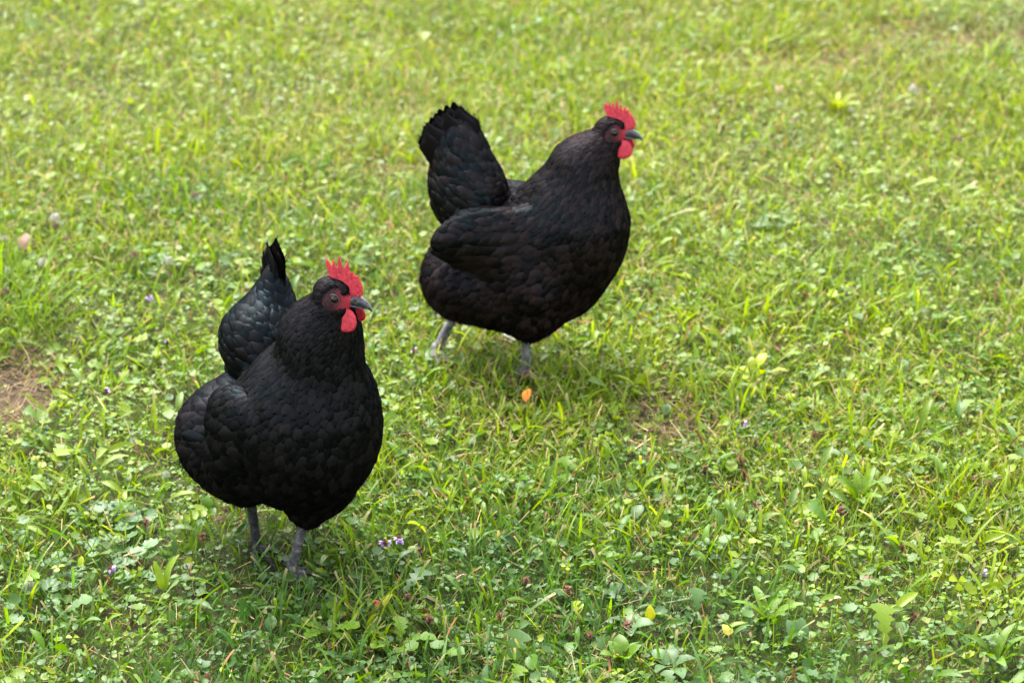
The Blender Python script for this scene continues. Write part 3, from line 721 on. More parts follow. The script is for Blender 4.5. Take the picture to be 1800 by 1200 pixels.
def basis(az, pitch, roll):
    """leaf frame: y = along the leaf (azimuth az, rising by pitch), z = its face"""
    ca, sa, cp, sp = np.cos(az), np.sin(az), np.cos(pitch), np.sin(pitch)
    Y = np.stack([ca * cp, sa * cp, sp], -1)
    X = np.stack([sa, -ca, np.zeros_like(az)], -1)
    Z = np.cross(X, Y)
    cr, sr = np.cos(roll)[:, None], np.sin(roll)[:, None]
    return X * cr + Z * sr, Y, Z * cr - X * sr
def place(tv, tf, pos, B, size, tint, shade=None):
    X, Y, Z = B
    V = pos[:, None] + size[:, None, None] * (tv[None, :, 0:1] * X[:, None] + tv[None, :, 1:2] * Y[:, None] + tv[None, :, 2:3] * Z[:, None])
    n, k = len(pos), len(tv)
    F = [(f[None] + (np.arange(n) * k)[:, None, None]).reshape(-1, f.shape[1]) for f in tf]
    T = np.repeat(np.concatenate([tint, np.ones((n, 1))], 1)[:, None], k, 1)
    if shade is not None: T[..., :3] *= shade[None, :, None]
    return V.reshape(-1, 3), F, T.reshape(-1, 4)
class Heap:
    def __init__(self): self.V, self.F3, self.F4, self.A, self.o = [], [], [], [], 0
    def put(self, VFA):
        v, F, a = VFA
        self.V.append(v); self.A.append(a)
        for f in F: (self.F3 if f.shape[1] == 3 else self.F4).append(f + self.o)
        self.o += len(v)
    def mesh(self, name, mat):
        F = ([np.concatenate(self.F4)] if self.F4 else []) + ([np.concatenate(self.F3)] if self.F3 else [])
        return mesh_np(name, np.concatenate(self.V), F, mat, {'tint': np.concatenate(self.A)})

# leaf shapes (x across, y along, z face), about one unit long
def strip_leaf(ws, zs, cup=.12, ys=None, lobes=None):
    n = len(ws); ys = np.linspace(0, 1, n) if ys is None else np.array(ys)
    V = []
    for w, z, y in zip(ws, zs, ys): V += [(-w, y, z + cup * w), (0, y, z - cup * w * .6), (w, y, z + cup * w)]
    V = np.array(V, float)
    F = []
    for i in range(n - 1):
        a = i * 3; F += [(a, a + 1, a + 4, a + 3), (a + 1, a + 2, a + 5, a + 4)]
    return V, [np.array(F)]
OVATE = strip_leaf([.03, .20, .26, .20, .02], [0, .05, .06, .02, -.06])
BROAD = strip_leaf([.03, .26, .36, .37, .28, .03], [0, .05, .08, .06, .01, -.08], .18)
LANCE = strip_leaf([.03, .07, .12, .13, .10, .01], [0, .06, .10, .10, .04, -.06], .3)
LOBED = strip_leaf([.03, .10, .05, .17, .08, .24, .12, .30, .22, .02], [0, .03, .05, .07, .08, .08, .07, .05, .02, -.04], .12)
def clover():
    V, F = [], []
    for k in range(3):
        a = k * 2.094 + math.pi / 2
        c, s = math.cos(a), math.sin(a)
        base = [(0, .04, 0), (-.20, .30, .05), (0, .34, .0), (.20, .30, .05), (-.25, .52, .03), (0, .60, -.02), (.25, .52, .03)]
        o = len(V)
        for x, y, z in base: V.append((x * c - (y) * -s * -1 if False else x * -s + y * c, x * c + y * s, z - .10 * y))
        F += [(o, o + 1, o + 2), (o, o + 2, o + 3)]
        F += [(o + 1, o + 4, o + 5), (o + 1, o + 5, o + 2), (o + 2, o + 5, o + 6), (o + 2, o + 6, o + 3)]
    return np.array(V, float), [np.array(F)]
CLOVER = clover()
def kidney(n=13):
    V = [(0, .10, -.05)]; F = []
    for i in range(n):
        a = -math.pi * .5 + (i / (n - 1) - .5) * math.pi * 1.86 + math.pi
        r = .46 * (1 + (.10 if i % 2 else -.06))
        V.append((r * math.cos(a) * 1.08, .34 + r * math.sin(a), .06 + (.05 if i % 2 else -.02)))
    for i in range(1, n): F.append((0, i + 1, i))
    return np.array(V, float), [np.array(F)]
KIDNEY = kidney()
SMALL = (np.array([(0, 0, 0), (-.24, .42, .07), (0, .45, -.01), (.24, .42, .07), (0, 1, -.08)], float), [np.array([(0, 2, 1), (0, 3, 2), (1, 2, 4), (2, 3, 4)])])

def mixc(a, b, t): return np.asarray(a)[None] * (1 - t[:, None]) + np.asarray(b)[None] * t[:, None]
YG, MG, DG, BG, LIME = (.158, .224, .005), (.076, .158, .006), (.032, .090, .009), (.064, .128, .034), (.22, .28, .006)
STRAW, BROWN, RUST = (.34, .25, .12), (.080, .042, .022), (.22, .09, .035)
def green(x, y, warm=0.0):
    """colour of a plant at a spot: patches of yellow-green and deep green, leaf by leaf variation"""
    n = len(x)
    p = fbm(x, y, 1.6, 71, 3) + .55 * (fbm(x, y, 9, 5, 2) - .5) + R.normal(size=n) * .16 + warm + .34 * np.clip((y - 2.95) / 1.15, -1, 1)
    c = mixc(DG, MG, np.clip((p - .12) / .28, 0, 1)); k = np.clip((p - .42) / .30, 0, 1)
    c = c * (1 - k[:, None]) + np.array(YG)[None] * k[:, None]
    bl = (R.random(n) < .6 * np.clip(fbm(x, y, 2.6, 83, 2) - .45, 0, 1) + .22 + .16 * np.clip((2.9 - y) / .6, 0, 1))[:, None] * R.uniform(.3, .9, n)[:, None]
    c = c * (1 - bl) + np.array(BG)[None] * bl
    pk = (.45 * np.clip((y - 3.2) / 1.2, 0, 1) * np.clip(fbm(x, y, 3.1, 97, 3) * 2.2 - .5, 0, 1))[:, None]
    c = c * (1 - pk) + np.array((.175, .205, .060))[None] * pk      # patches mixed paler further up the lawn
    li = (R.random(n) < .012)[:, None]; c = np.where(li, np.array(LIME)[None] * R.uniform(.7, 1.1, n)[:, None], c)
    return c * R.uniform(.82, 1.18, n)[:, None]

def canopy(x, y):                                          # how tall the sward stands
    return np.clip(.012 + .042 * (fbm(x, y, 5.5, 21, 3) - .25) + .012 * (fbm(x, y, 1.0, 33, 2) - .5), .006, .06) * (1 - .85 * bareness(x, y)) * (1 - .8 * trodden(x, y))

def leaves(heap, xy, T, smin, smax, low=0.0, high=1.0, pitch=(-.1, .5), warm=0.0, thin=1.0):
    x, y = xy
    keep = R.random(len(x)) > np.maximum(bareness(x, y) * .93, trodden(x, y) * .5)
    if thin < 1: keep &= R.random(len(x)) < thin
    x, y = x[keep], y[keep]; n = len(x)
    hgt = R.uniform(low, high, n)
    z = height(x, y) + canopy(x, y) * hgt + .002
    sz = R.uniform(smin, smax, n) * (.75 + .4 * hgt) * (1 - .22 * np.clip((y - 2.9) / 1.2, 0, 1))
    B = basis(R.uniform(0, 2 * np.pi, n), R.uniform(pitch[0], pitch[1], n), R.normal(size=n) * .38)
    heap.put(place(T[0], T[1], np.stack([x, y, z], -1), B, sz, green(x, y, warm) * .9))

def blades(heap, xy, lmin, lmax, wmin, wmax, col=None, lean=(.15, 1.1), warm=0.0, nseg=4, flat=0.0, clip_tip=.35, z0=0.0, bend=(.2, 1.3)):
    x, y = xy
    keep = R.random(len(x)) > np.maximum(bareness(x, y) * (.9 if col is None else .0), trodden(x, y) * .6)
    x, y = x[keep], y[keep]; n = len(x)
    L = R.uniform(0, 1, n) ** 1.5 * (lmax - lmin) + lmin
    if col is None: L = L * (.6 + 18 * canopy(x, y)) * (1 - .6 * trodden(x, y))
    W = R.uniform(wmin, wmax, n)
    az = R.uniform(0, 2 * np.pi, n); th = R.uniform(lean[0], lean[1], n); bd = R.uniform(bend[0], bend[1], n)
    t = np.linspace(0, 1, nseg + 1)
    ang = th[:, None] + bd[:, None] * t[None] ** 1.2                         # tilt from vertical along the blade
    ang = np.minimum(ang, 1.75)
    ds = L[:, None] / nseg
    r = np.concatenate([np.zeros((n, 1)), np.cumsum(np.sin(ang[:, :-1]) * ds, 1)], 1)
    h = np.concatenate([np.zeros((n, 1)), np.cumsum(np.cos(ang[:, :-1]) * ds, 1)], 1)
    h = np.maximum(h, .002)
    ca, sa = np.cos(az)[:, None], np.sin(az)[:, None]
    sw = R.normal(size=n)[:, None] * .12 * L[:, None] * t[None] ** 2
    P = np.stack([x[:, None] + ca * r - sa * sw, y[:, None] + sa * r + ca * sw, height(x, y)[:, None] + h - .003 + z0], -1)
    tw = R.normal(size=n)[:, None] * .6 + R.normal(size=n)[:, None] * .7 * t[None]
    side = np.stack([-sa * np.cos(tw), ca * np.cos(tw), np.sin(tw)], -1)
    cut = R.random(n) < clip_tip
    prof = np.where(cut[:, None], np.interp(t, [0, .3, 1], [.7, 1, .85])[None], np.interp(t, [0, .3, .7, 1], [.7, 1, .75, .04])[None])
    hw = (W[:, None] * prof * .5)[..., None]
    V = np.stack([P - side * hw, P + side * hw], 2).reshape(n, -1, 3)
    k = 2 * (nseg + 1)
    f = np.array([(2 * i, 2 * i + 1, 2 * i + 3, 2 * i + 2) for i in range(nseg)])
    F = (f[None] + (np.arange(n) * k)[:, None, None]).reshape(-1, 4)
    c = green(x, y, warm) if col is None else np.asarray(col)[None] * R.uniform(.5, 1.25, n)[:, None]
    A = np.ones((n, k, 4)); A[..., :3] = c[:, None]
    if col is None:                                                           # mown tips dry to straw
        d = (cut & (R.random(n) < .5))[:, None, None] * np.repeat(np.clip((t - .72) / .28, 0, 1), 2)[None, :, None]
        A[..., :3] = A[..., :3] * (1 - d) + np.array(STRAW) * .9 * d
    heap.put((V.reshape(-1, 3), [F], A.reshape(-1, 4)))

lv = Heap()
leaves(lv, scatter(5600), SMALL, .0045, .0095, 0, 1, (-.2, .7))
ox, oy = scatter(3600)
leaves(lv, (ox[oy < 3.5], oy[oy < 3.5]), OVATE, .006, .0125, 0, 1, (-.1, .7))
leaves(lv, (ox[oy >= 3.5], oy[oy >= 3.5]), SMALL, .007, .0135, 0, 1, (-.1, .7))
leaves(lv, scatter(1500), CLOVER, .009, .016, .35, 1.15, (-.3, .3))
leaves(lv, scatter(1000), KIDNEY, .008, .016, .3, 1.1, (-.1, .4))
leaves(lv, scatter(150), BROAD, .012, .022, .2, 1.1, (0, .7))
leaves(lv, scatter(420), LANCE, .022, .045, .1, .8, (.1, .8))
leaves(lv, scatter(40), LOBED, .03, .055, .1, .8, (.1, .6))
leaves(lv, scatter_out(1100), SMALL, .018, .032, 0, 1, (-.1, .6))
leaves(lv, scatter_out(180), CLOVER, .020, .030, .3, 1.1, (-.25, .25))
add('ground_cover', lv.mesh('ground_cover', LEAF), None, kind='stuff', label='low clover, ground ivy and other small-leaved weeds carpeting the lawn', category='ground cover')
gr = Heap()
def patchy(xy, t):
    k = R.random(len(xy[0])) < np.clip(t + 1.9 * (fbm(xy[0], xy[1], 2.2, 61, 2) - .5), .38, 1); return xy[0][k], xy[1][k]
fx, fy = patchy(scatter(24000), .75)
blades(gr, (fx[fy < 3.3], fy[fy < 3.3]), .016, .048, .0009, .0022, lean=(.05, .9), bend=(.1, 1.0), nseg=3)
blades(gr, (fx[fy >= 3.3], fy[fy >= 3.3]), .016, .048, .0009, .0022, lean=(.05, .9), bend=(.1, 1.0), nseg=2)
blades(gr, patchy(scatter(7500), .6), .025, .066, .0024, .0046, lean=(.05, .9), nseg=4, bend=(.0, .9), clip_tip=.5, warm=.08)
blades(gr, scatter(200), .06, .11, .0025, .0052, lean=(.4, 1.2), nseg=6, clip_tip=.2)
blades(gr, scatter_out(1300), .025, .065, .003, .006, nseg=2)
add('grass', gr.mesh('grass', BLADE), None, kind='stuff', label='short mown grass blades growing among the weeds', category='grass')
th = Heap()
xs, ys = scatter(7000); kk = R.random(len(xs)) < np.clip(.25 + .45 * (ys - 2.6), .2, 1)
blades(th, patchy((xs[kk], ys[kk]), .6), .012, .045, .0007, .0018, STRAW, (.5, 1.5), nseg=2, clip_tip=.9, z0=.010, bend=(0, .4))
blades(th, scatter(2200), .010, .030, .0007, .0018, BROWN, (.4, 1.5), nseg=2, clip_tip=.9, z0=.012, bend=(0, .4))
blades(th, scatter(260), .012, .035, .0016, .003, RUST, (.1, 1.2), clip_tip=.6, z0=.016, bend=(0, .4))
for i, (bx, by, rx, ry) in enumerate(BARE):
    n = int(90000 * rx * ry)
    a, rr = R.uniform(0, 2 * np.pi, n), np.sqrt(R.random(n)) * 1.25
    blades(th, (bx + rx * rr * np.cos(a), by + ry * rr * np.sin(a)), .012, .05, .0008, .002, mixc(STRAW, BROWN, np.array([.62]))[0], (1.0, 1.6), clip_tip=.9, z0=.003, bend=(0, .2))
add('thatch', th.mesh('thatch', DRY), None, kind='stuff', label='dry straw and dead stems lying in the lawn', category='dry grass')
# ------------------------------------------------------------------ single plants, flowers, seed heads and fallen leaves
R2 = np.random.default_rng(77)
def mat_plain(name, c, rough=.7, var=.35, scale=180):
    M = Nodes(name); n = M.noise(scale, 4); c = np.array(c)
    M.link(M.ramp(n, [(.3, tuple(c * (1 - var))), (.7, tuple(np.minimum(c * (1 + var), 1)))]), M.b.inputs['Base Color'])
    M.set(Roughness=rough, Specular_IOR_Level=.25); M.bump(n, .4, .001); return M.m
STEM = mat_plain('green_stem', (.07, .11, .012)); DSTEM = mat_plain('dry_stem', (.10, .055, .025))
BRACT = mat_plain('brown_bract', (.095, .042, .020), .8, .5); CREAM = mat_plain('cream_petal', (.48, .46, .38), .6, .18)
PINKISH = mat_plain('faded_petal', (.27, .17, .13), .7, .3); VIOLET = mat_plain('violet_petal', (.30, .20, .42), .55, .2)
ORANGE = mat_plain('orange_leaf', (.62, .13, .012), .6, .3, 120); TAN = mat_plain('tan_leaf', (.17, .095, .065), .7, .3, 120)
YELLOW = mat_plain('yellow_leaf', (.22, .19, .02), .6, .25, 120); PALE = mat_plain('pale_leaf', (.55, .55, .40), .5, .2, 120)
REDLEAF = mat_plain('red_leaf', (.30, .055, .02), .6, .5, 90); PINKL = mat_plain('pink_leaf', (.50, .22, .18), .6, .3, 120)

def spot(px, py, h=0.0):
    p = ground_at(px, py, h); z = float(height(np.array([p.x]), np.array([p.y]))[0]); p = ground_at(px, py, h + z)
    return Vector((p.x, p.y, z))
def tube_mesh(name, pts, r, mat, k=6):
    pts = np.array(pts, float); rg = []
    for i, p in enumerate(pts):
        d = pts[min(i + 1, len(pts) - 1)] - pts[max(i - 1, 0)]; d /= np.linalg.norm(d)
        u = np.cross(d, (0.3, 1, 0.1)); u /= np.linalg.norm(u); v = np.cross(d, u)
        a = np.linspace(0, 2 * np.pi, k, endpoint=False); rr = r if np.isscalar(r) else r[i]
        rg.append(p + rr * (np.cos(a)[:, None] * u + np.sin(a)[:, None] * v))
    V, Q, T = loft(np.array(rg)); return mesh_np(name, V, [Q, T], mat)
def petals_mesh(name, spec, mat):
    """spec rows: centre, direction, up, length, width, curl -> small cupped petals joined into one mesh"""
    V, F = [], []
    for c, d, u, L, W, cu in spec:
        c, d, u = (np.array(q, float) for q in (c, d, u)); d /= np.linalg.norm(d); s = np.cross(d, u); s /= max(np.linalg.norm(s), 1e-6); n = np.cross(s, d)
        o = len(V)
        for t, w in ((0, .35), (.4, 1), (.8, .8), (1, .2)):
            p = c + d * L * t + n * cu * L * t * t
            V += [p - s * W * w * .5 + n * W * .12 * w, p + n * 0, p + s * W * w * .5 + n * W * .12 * w]
        for i in range(3):
            a = o + i * 3; F += [(a, a + 1, a + 4, a + 3), (a + 1, a + 2, a + 5, a + 4)]
    return mesh_np(name, np.array(V), [np.array(F)], mat)
def leaf_mesh(name, T, size, az, pitch, roll, tint, mat, off=(0, 0, 0)):
    B = basis(np.array([az]), np.array([pitch]), np.array([roll]))
    V, F, A = place(T[0], T[1], np.array([off], float), B, np.array([size]), np.array([tint], float))
    return mesh_np(name, V, F, mat, {'tint': A})

# white clover heads
def clover_head_meshes(mat, seed):
    rg = np.random.default_rng(seed); sp = []
    for i in range(46):
        z = 1 - 1.75 * (i + .5) / 46; a = i * 2.39996; r = math.sqrt(max(0, 1 - z * z))
        d = np.array((r * math.cos(a), r * math.sin(a), z))
        sp.append((d * .0028 + np.array((0, 0, .036)), d + np.array((0, 0, .55)) + rg.normal(size=3) * .12, np.cross(d, (0.2, .4, 1)), .0052, .0023, .25))
    return petals_mesh('clover_petals', sp, mat), tube_mesh('clover_stem', [(.004, .002, -.004), (.002, 0, .015), (0, 0, .035)], .0008, STEM)
CL = {'white': clover_head_meshes(CREAM, 1), 'faded': clover_head_meshes(PINKISH, 2)}
clovers = [(97, 385, 'white', 1.25, 'largest white clover head, at the upper end of the long grass by the left edge'),
           (97, 398, 'faded', .9, 'pinkish clover head just under the largest white one by the left edge'),
           (75, 461, 'white', 1.0, 'white clover head right of the tall grass tuft, below a pinkish fallen leaf'),
           (16, 476, 'white', 1.0, 'white clover head inside the tall grass tuft at the left edge'),
           (8, 420, 'white', .8, 'small white clover head above the tall grass tuft at the left edge'),
           (120, 420, 'faded', .8, 'pale pink clover head between the pinkish fallen leaf and the grass tuft'),
           (12, 514, 'faded', 1.1, 'brown withered clover head low in the grass tuft at the left edge'),
           (89, 519, 'faded', .8, 'withered tan clover head right of the grass tuft, level with its foot'),
           (234, 449, 'faded', .9, 'lone cream pink clover head left of the raised tail of the nearer hen'),
           (298, 459, 'white', 1.0, 'white clover head nearest the raised tail of the nearer hen'),
           (1605, 158, 'white', 1.2, 'large white clover head in the blurred grass at upper right'),
           (1497, 194, 'white', .8, 'small white clover head in the blurred grass at upper right'),
           (1370, 184, 'white', .7, 'tiny white clover head in the blurred grass right of the far hen'),
           (292, 834, 'white', .7, 'tiny white clover head left of the rump of the nearer hen'),
           (343, 344, 'faded', .9, 'faded clover head in the blurred grass left of the far hen'),
           (1395, 212, 'faded', .8, 'faded pink clover head in the blurred grass right of the far comb'),
           (1683, 245, 'faded', 1.0, 'faded pink clover head near the right edge in blurred grass')]
for px, py, kind, sc, lab in clovers:
    o = empty('clover_flower', spot(px, py, .036 * sc), R2.uniform(0, 6.28), label=lab, category='flower', group='clover flowers in the lawn')
    o.scale = (sc,) * 3
    add('flower_head', CL[kind][0], o); add('stem', CL[kind][1], o)

# violet self-heal flowers
def selfheal_meshes(seed, n):
    rg = np.random.default_rng(seed); br, pt = [], []
    for k in range(4):
        for j in range(7):
            a = j * .898 + k * .4; r = .0034 * (1 - .12 * k)
            br.append(((r * .4 * math.cos(a), r * .4 * math.sin(a), .024 + .0032 * k), (math.cos(a), math.sin(a), .55), (0, 0, 1), .0045, .0038, .35))
    for j in range(n):
        a = rg.uniform(0, 6.28); z = .026 + .010 * rg.random(); d = np.array((math.cos(a), math.sin(a), .5))
        pt.append([(d * .003 + np.array((0, 0, z)), d + np.array((0, 0, .5)), (0, 0, 1), .0075, .0042, -.4), (d * .003 + np.array((0, 0, z)), d - np.array((0, 0, .3)), (0, 0, 1), .0065, .0050, -.5)])
    return petals_mesh('bract_spike', br, BRACT), [petals_mesh('petal', p, VIOLET) for p in pt], tube_mesh('selfheal_stem', [(0, .003, -.004), (0, 0, .012), (0, 0, .026)], .0009, STEM)
SH = [selfheal_meshes(3, 7), selfheal_meshes(4, 6), selfheal_meshes(8, 3)]
selfheal = [(677, 947, 0, 1.0, 'violet flower spike right of the nearer hen, left one of the close pair'),
            (702, 941, 1, 1.0, 'violet flower spike right of the nearer hen, right one of the close pair'),
            (193, 995, 1, .9, 'violet flower spike among the big scalloped leaves in the lower left corner'),
            (186, 683, 1, .8, 'violet flower spike left of the wing of the nearer hen, above the bare patch level'),
            (262, 521, 0, .8, 'violet and white flower spike left of the tail of the nearer hen'),
            (293, 597, 2, .8, 'single violet flower left of the back of the nearer hen'),
            (1725, 1000, 1, .9, 'violet flower spike near the right edge in the lower lawn'),
            (1306, 740, 1, .8, 'violet flower spike right of the straw coloured patch in the middle of the lawn'),
            (727, 613, 2, .7, 'small violet bud left of the rear foot of the far hen'),
            (1488, 509, 1, .8, 'pale violet flower in the blurred grass right of the far hen')]
for px, py, k, sc, lab in selfheal:
    o = empty('selfheal_flower', spot(px, py, .030 * sc), R2.uniform(0, 6.28), label=lab, category='flower', group='violet flowers in the lawn')
    o.scale = (sc * .8,) * 3
    add('bract_spike', SH[k][0], o); add('stem', SH[k][2], o)
    for m in SH[k][1]: add('petal', m, o)

# dry brown seed heads
def seedhead_meshes(seed):
    rg = np.random.default_rng(seed); br = []
    for k in range(4):
        for j in range(6):
            a = j * 1.047 + k * .5 + rg.normal() * .15
            br.append(((.0012 * math.cos(a), .0012 * math.sin(a), .020 + .0036 * k), (math.cos(a), math.sin(a), .35 + rg.normal() * .25), (0, 0, 1), .0060 * (1 - .1 * k) * rg.uniform(.8, 1.2), .0042, .3))
    return petals_mesh('seed_bracts', br, BRACT), tube_mesh('seed_stem', [(.002, 0, -.004), (0, .001, .012), (0, 0, .034)], .0008, DSTEM)
SD = [seedhead_meshes(s) for s in (21, 22, 23)]
heads = [(1145, 872), (1168, 887), (1215, 935), (1238, 936), (1325, 888), (1385, 888), (998, 1040), (1115, 1035), (925, 1022), (1060, 1023), (1098, 1100), (1380, 1120), (1332, 780), (1392, 776), (1430, 757), (1500, 770), (1527, 787), (1312, 810), (1445, 970), (1525, 1030), (1665, 1087), (1735, 1098), (1630, 1088), (1660, 1115), (1732, 1060), (1590, 1080), (1388, 1118), (1362, 1152), (1715, 850), (1740, 852), (750, 1090), (600, 1020), (720, 1052), (785, 1000), (840, 1010), (925, 1020), (905, 950), (745, 972), (250, 920), (475, 930), (355, 945), (640, 1150), (720, 1150), (1205, 395), (1175, 378), (1405, 500), (1562, 540), (1570, 525), (1555, 640), (1650, 690), (1370, 600), (1400, 640), (1410, 520), (1130, 465), (1690, 245), (1750, 260), (1350, 162), (720, 1135), (860, 1175), (1060, 1180), (560, 1130), (1480, 900), (1600, 960), (1255, 985), (1010, 980), (960, 905), (820, 880), (780, 830), (1140, 800), (1090, 840), (1250, 830), (1700, 780), (1770, 905), (1040, 1110), (880, 1080), (800, 1130)]
for i, (px, py) in enumerate(heads):
    sc = R2.uniform(.6, .95)
    if i % 4 == 3: continue
    o = empty('seed_head', spot(px, py, .026 * sc), R2.uniform(0, 6.28), label='small dry brown seed head standing among the clover and grass', category='seed head', group='dry brown seed heads in the lawn')
    o.scale = (sc,) * 3; o.rotation_euler = (R2.normal() * .25, R2.normal() * .25, R2.uniform(0, 6.28))
    add('seed_bracts', SD[i % 3][0], o); add('stem', SD[i % 3][1], o)

# fallen leaves
def fallen_leaf(px, py, size, mat, T, az, pitch, roll, lab, h=.022):
    p = spot(px, py, h)
    o = empty('fallen_leaf', p, 0, label=lab, category='leaf', group='fallen leaves on the lawn')
    ys = np.linspace(0, 1, 9); w = T(ys)
    tpl = strip_leaf(w, .10 * np.sin(ys * 3) - .12 * ys ** 3, .22, ys)
    bl = add('leaf_blade', leaf_mesh('leaf_blade', tpl, size, az, pitch, roll, (1, 1, 1), mat, (0, 0, h)), o)
    d = -np.array((math.cos(az), math.sin(az), 0))
    add('leaf_stalk', tube_mesh('leaf_stalk', [(0, 0, h), d * size * .15 + np.array((0, 0, h - .001)), d * size * .32 + np.array((0, 0, h - .004))], .0006, DSTEM), o)
oval = lambda y: .03 + .34 * np.sin(np.clip(y, 0, 1) * np.pi) ** .7
narrow = lambda y: .02 + .22 * np.sin(np.clip(y, 0, 1) * np.pi) ** .8
heart = lambda y: .05 + .42 * np.sin(np.clip(y, 0, 1) ** .6 * np.pi) ** .7
fallen_leaf(924, 705, .019, ORANGE, oval, 1.2, .8, .3, 'bright orange fallen leaf below the foot of the far hen', .02)
fallen_leaf(42, 440, .030, TAN, oval, 1.5, .8, .2, 'pinkish tan curled fallen leaf above the tall grass tuft at the left edge', .03)
fallen_leaf(906, 598, .022, PALE, narrow, 2.5, .25, .2, 'pale cream fallen leaf left of the front foot of the far hen', .03)
fallen_leaf(1280, 1116, .016, YELLOW, heart, 1.9, .5, -.3, 'small yellow heart shaped fallen leaf with a brown spot in the lower lawn')
fallen_leaf(676, 1066, .018, YELLOW, oval, 1.0, .7, .4, 'small yellow fallen leaf touching a dark red one below the nearer hen', .028)
fallen_leaf(666, 1066, .012, REDLEAF, oval, 2.2, .3, .1, 'dark red fallen leaf touching a yellow one below the nearer hen', .026)
fallen_leaf(802, 1016, .017, PINKL, narrow, .3, .2, .5, 'pink fallen leaf in the lower middle among seed heads', .026)
fallen_leaf(1458, 1056, .015, PINKL, oval, .2, .3, .3, 'pale pink curled fallen leaf in the lower right lawn', .02)
fallen_leaf(1540, 1022, .020, TAN, narrow, 2.8, .1, .3, 'tan fallen leaf among dry seed heads at lower right', .02)
fallen_leaf(1368, 165, .030, TAN, narrow, 1.4, .3, .3, 'reddish tan fallen leaf in the blurred grass right of the far hen', .02)

# leafy weeds, each leaf a part
def weed(px, py, leaves_, label, cat='plant', name='leafy_weed', group=None, mat=LEAF):
    p = spot(px, py, .02)
    o = empty(name, p, 0, label=label, category=cat)
    if group: o['group'] = group
    for T, size, az, pitch, roll, tint, r in leaves_:
        size *= .72 if name == 'leafy_weed' else .8
        off = np.array((math.cos(az) * r, math.sin(az) * r, .012 + .3 * r))
        add('leaf', leaf_mesh('leaf', T, size, az, pitch, roll, tint, mat, off), o)
    return o
def fine(w, cup=.15, n=10, ruffle=0.0, droop=.12):
    ys = np.linspace(0, 1, n); W = w(ys)
    T = strip_leaf(W, .12 * np.sin(ys * 2.6) - droop * ys ** 3, cup, ys)
    if ruffle: T[0][0::3, 2] += ruffle * np.sin(ys * 19); T[0][2::3, 2] += ruffle * np.cos(ys * 21)
    return T
PLANT = fine(lambda y: .03 + .30 * np.sin(y ** .8 * np.pi) ** .8, .16, 10, .012)
LONG = fine(lambda y: .03 + .11 * np.sin(y ** .75 * np.pi) ** .7, .25, 11, .01)
TOOTH = fine(lambda y: .03 + (.05 + .26 * y) * (np.abs(np.sin(y * 15)) * .55 + .45) * np.clip((1 - y) / .22, 0, 1) ** .6, .14, 22)
def scallop(n=25):
    V = [(0, .12, -.06)]; F = []
    for i in range(n):
        a = math.pi * .5 + (i / (n - 1) - .5) * math.pi * 1.86
        r = .46 * (1 + .09 * math.cos(i * math.pi / 1.5))
        V.append((r * math.cos(a) * 1.1, .36 + r * math.sin(a), .07 + .04 * math.cos(i * math.pi / 1.5)))
    F = [(0, i, i + 1) for i in range(1, n)]
    return np.array(V, float), [np.array(F)]
SCAL = scallop()
def many(T, n, s0, s1, tint, p0=.15, p1=.6, r=.008, a0=0, a1=6.283):
    return [(T, R2.uniform(s0, s1), a0 + (a1 - a0) * (i + R2.uniform(-.3, .3)) / n, R2.uniform(p0, p1), R2.normal() * .25, np.array(tint) * R2.uniform(.8, 1.2), R2.uniform(0, r)) for i in range(n)]
SILV, GRN, YGR, DGR, BLG = (.085, .155, .055), (.085, .16, .008), (.19, .23, .005), (.045, .10, .010), (.075, .14, .045)
IVY = dict(p0=-.1, p1=.25, r=.035)
weed(215, 905, many(SCAL, 9, .022, .034, SILV, **IVY), 'silvery scalloped ground ivy cluster left of the belly of the nearer hen', 'ground ivy', 'ground_ivy', 'ground ivy clusters at lower left')
weed(205, 965, many(SCAL, 9, .020, .032, SILV, **IVY), 'silvery scalloped ground ivy cluster left of the feet of the nearer hen', 'ground ivy', 'ground_ivy', 'ground ivy clusters at lower left')
weed(240, 1000, many(SCAL, 7, .020, .030, SILV, **IVY), 'silvery ground ivy cluster beside the broad upright blade at lower left', 'ground ivy', 'ground_ivy', 'ground ivy clusters at lower left')
weed(110, 1010, many(SCAL, 8, .018, .028, BLG, **IVY), 'bluish green ground ivy cluster near the left edge in the lower lawn', 'ground ivy', 'ground_ivy', 'ground ivy clusters at lower left')
weed(60, 1060, many(SCAL, 6, .022, .032, BLG, **IVY), 'bluish green ground ivy cluster in the lower left corner', 'ground ivy', 'ground_ivy', 'ground ivy clusters at lower left')
weed(545, 1000, many(SCAL, 5, .020, .028, DGR, **IVY), 'dark green ground ivy right beside the front foot of the nearer hen', 'ground ivy', 'ground_ivy', 'ground ivy clusters at lower left')
weed(288, 1030, [(LONG, .062, 1.0, 1.0, .3, (.125, .19, .006), .004), (LONG, .050, 2.2, 1.1, .2, (.125, .19, .006), .004), (LONG, .035, .2, .8, 0, GRN, .004)], 'broad upright yellow green leaf left of the feet of the nearer hen', 'weed')
weed(97, 850, [(TOOTH, .060, 4.2, .5, .2, GRN, .004), (TOOTH, .05, 5.6, .4, 0, GRN, .004), (TOOTH, .045, 2.8, .4, 0, GRN, .004)], 'pale lobed dandelion leaf rosette left of the nearer hen', 'weed')
weed(1092, 1150, many(PLANT, 5, .032, .044, GRN, .5, .95), 'broad oval plantain leaves standing up in the lower middle of the lawn', 'weed')
weed(1110, 1090, many(PLANT, 4, .030, .040, BLG, .1, .4), 'bluish oval leaves behind a small yellow leaf in the lower middle', 'weed')
weed(1180, 1160, many(PLANT, 5, .034, .046, BLG, .1, .6), 'bluish broad leaf rosette right of the plantain in the lower middle', 'weed')
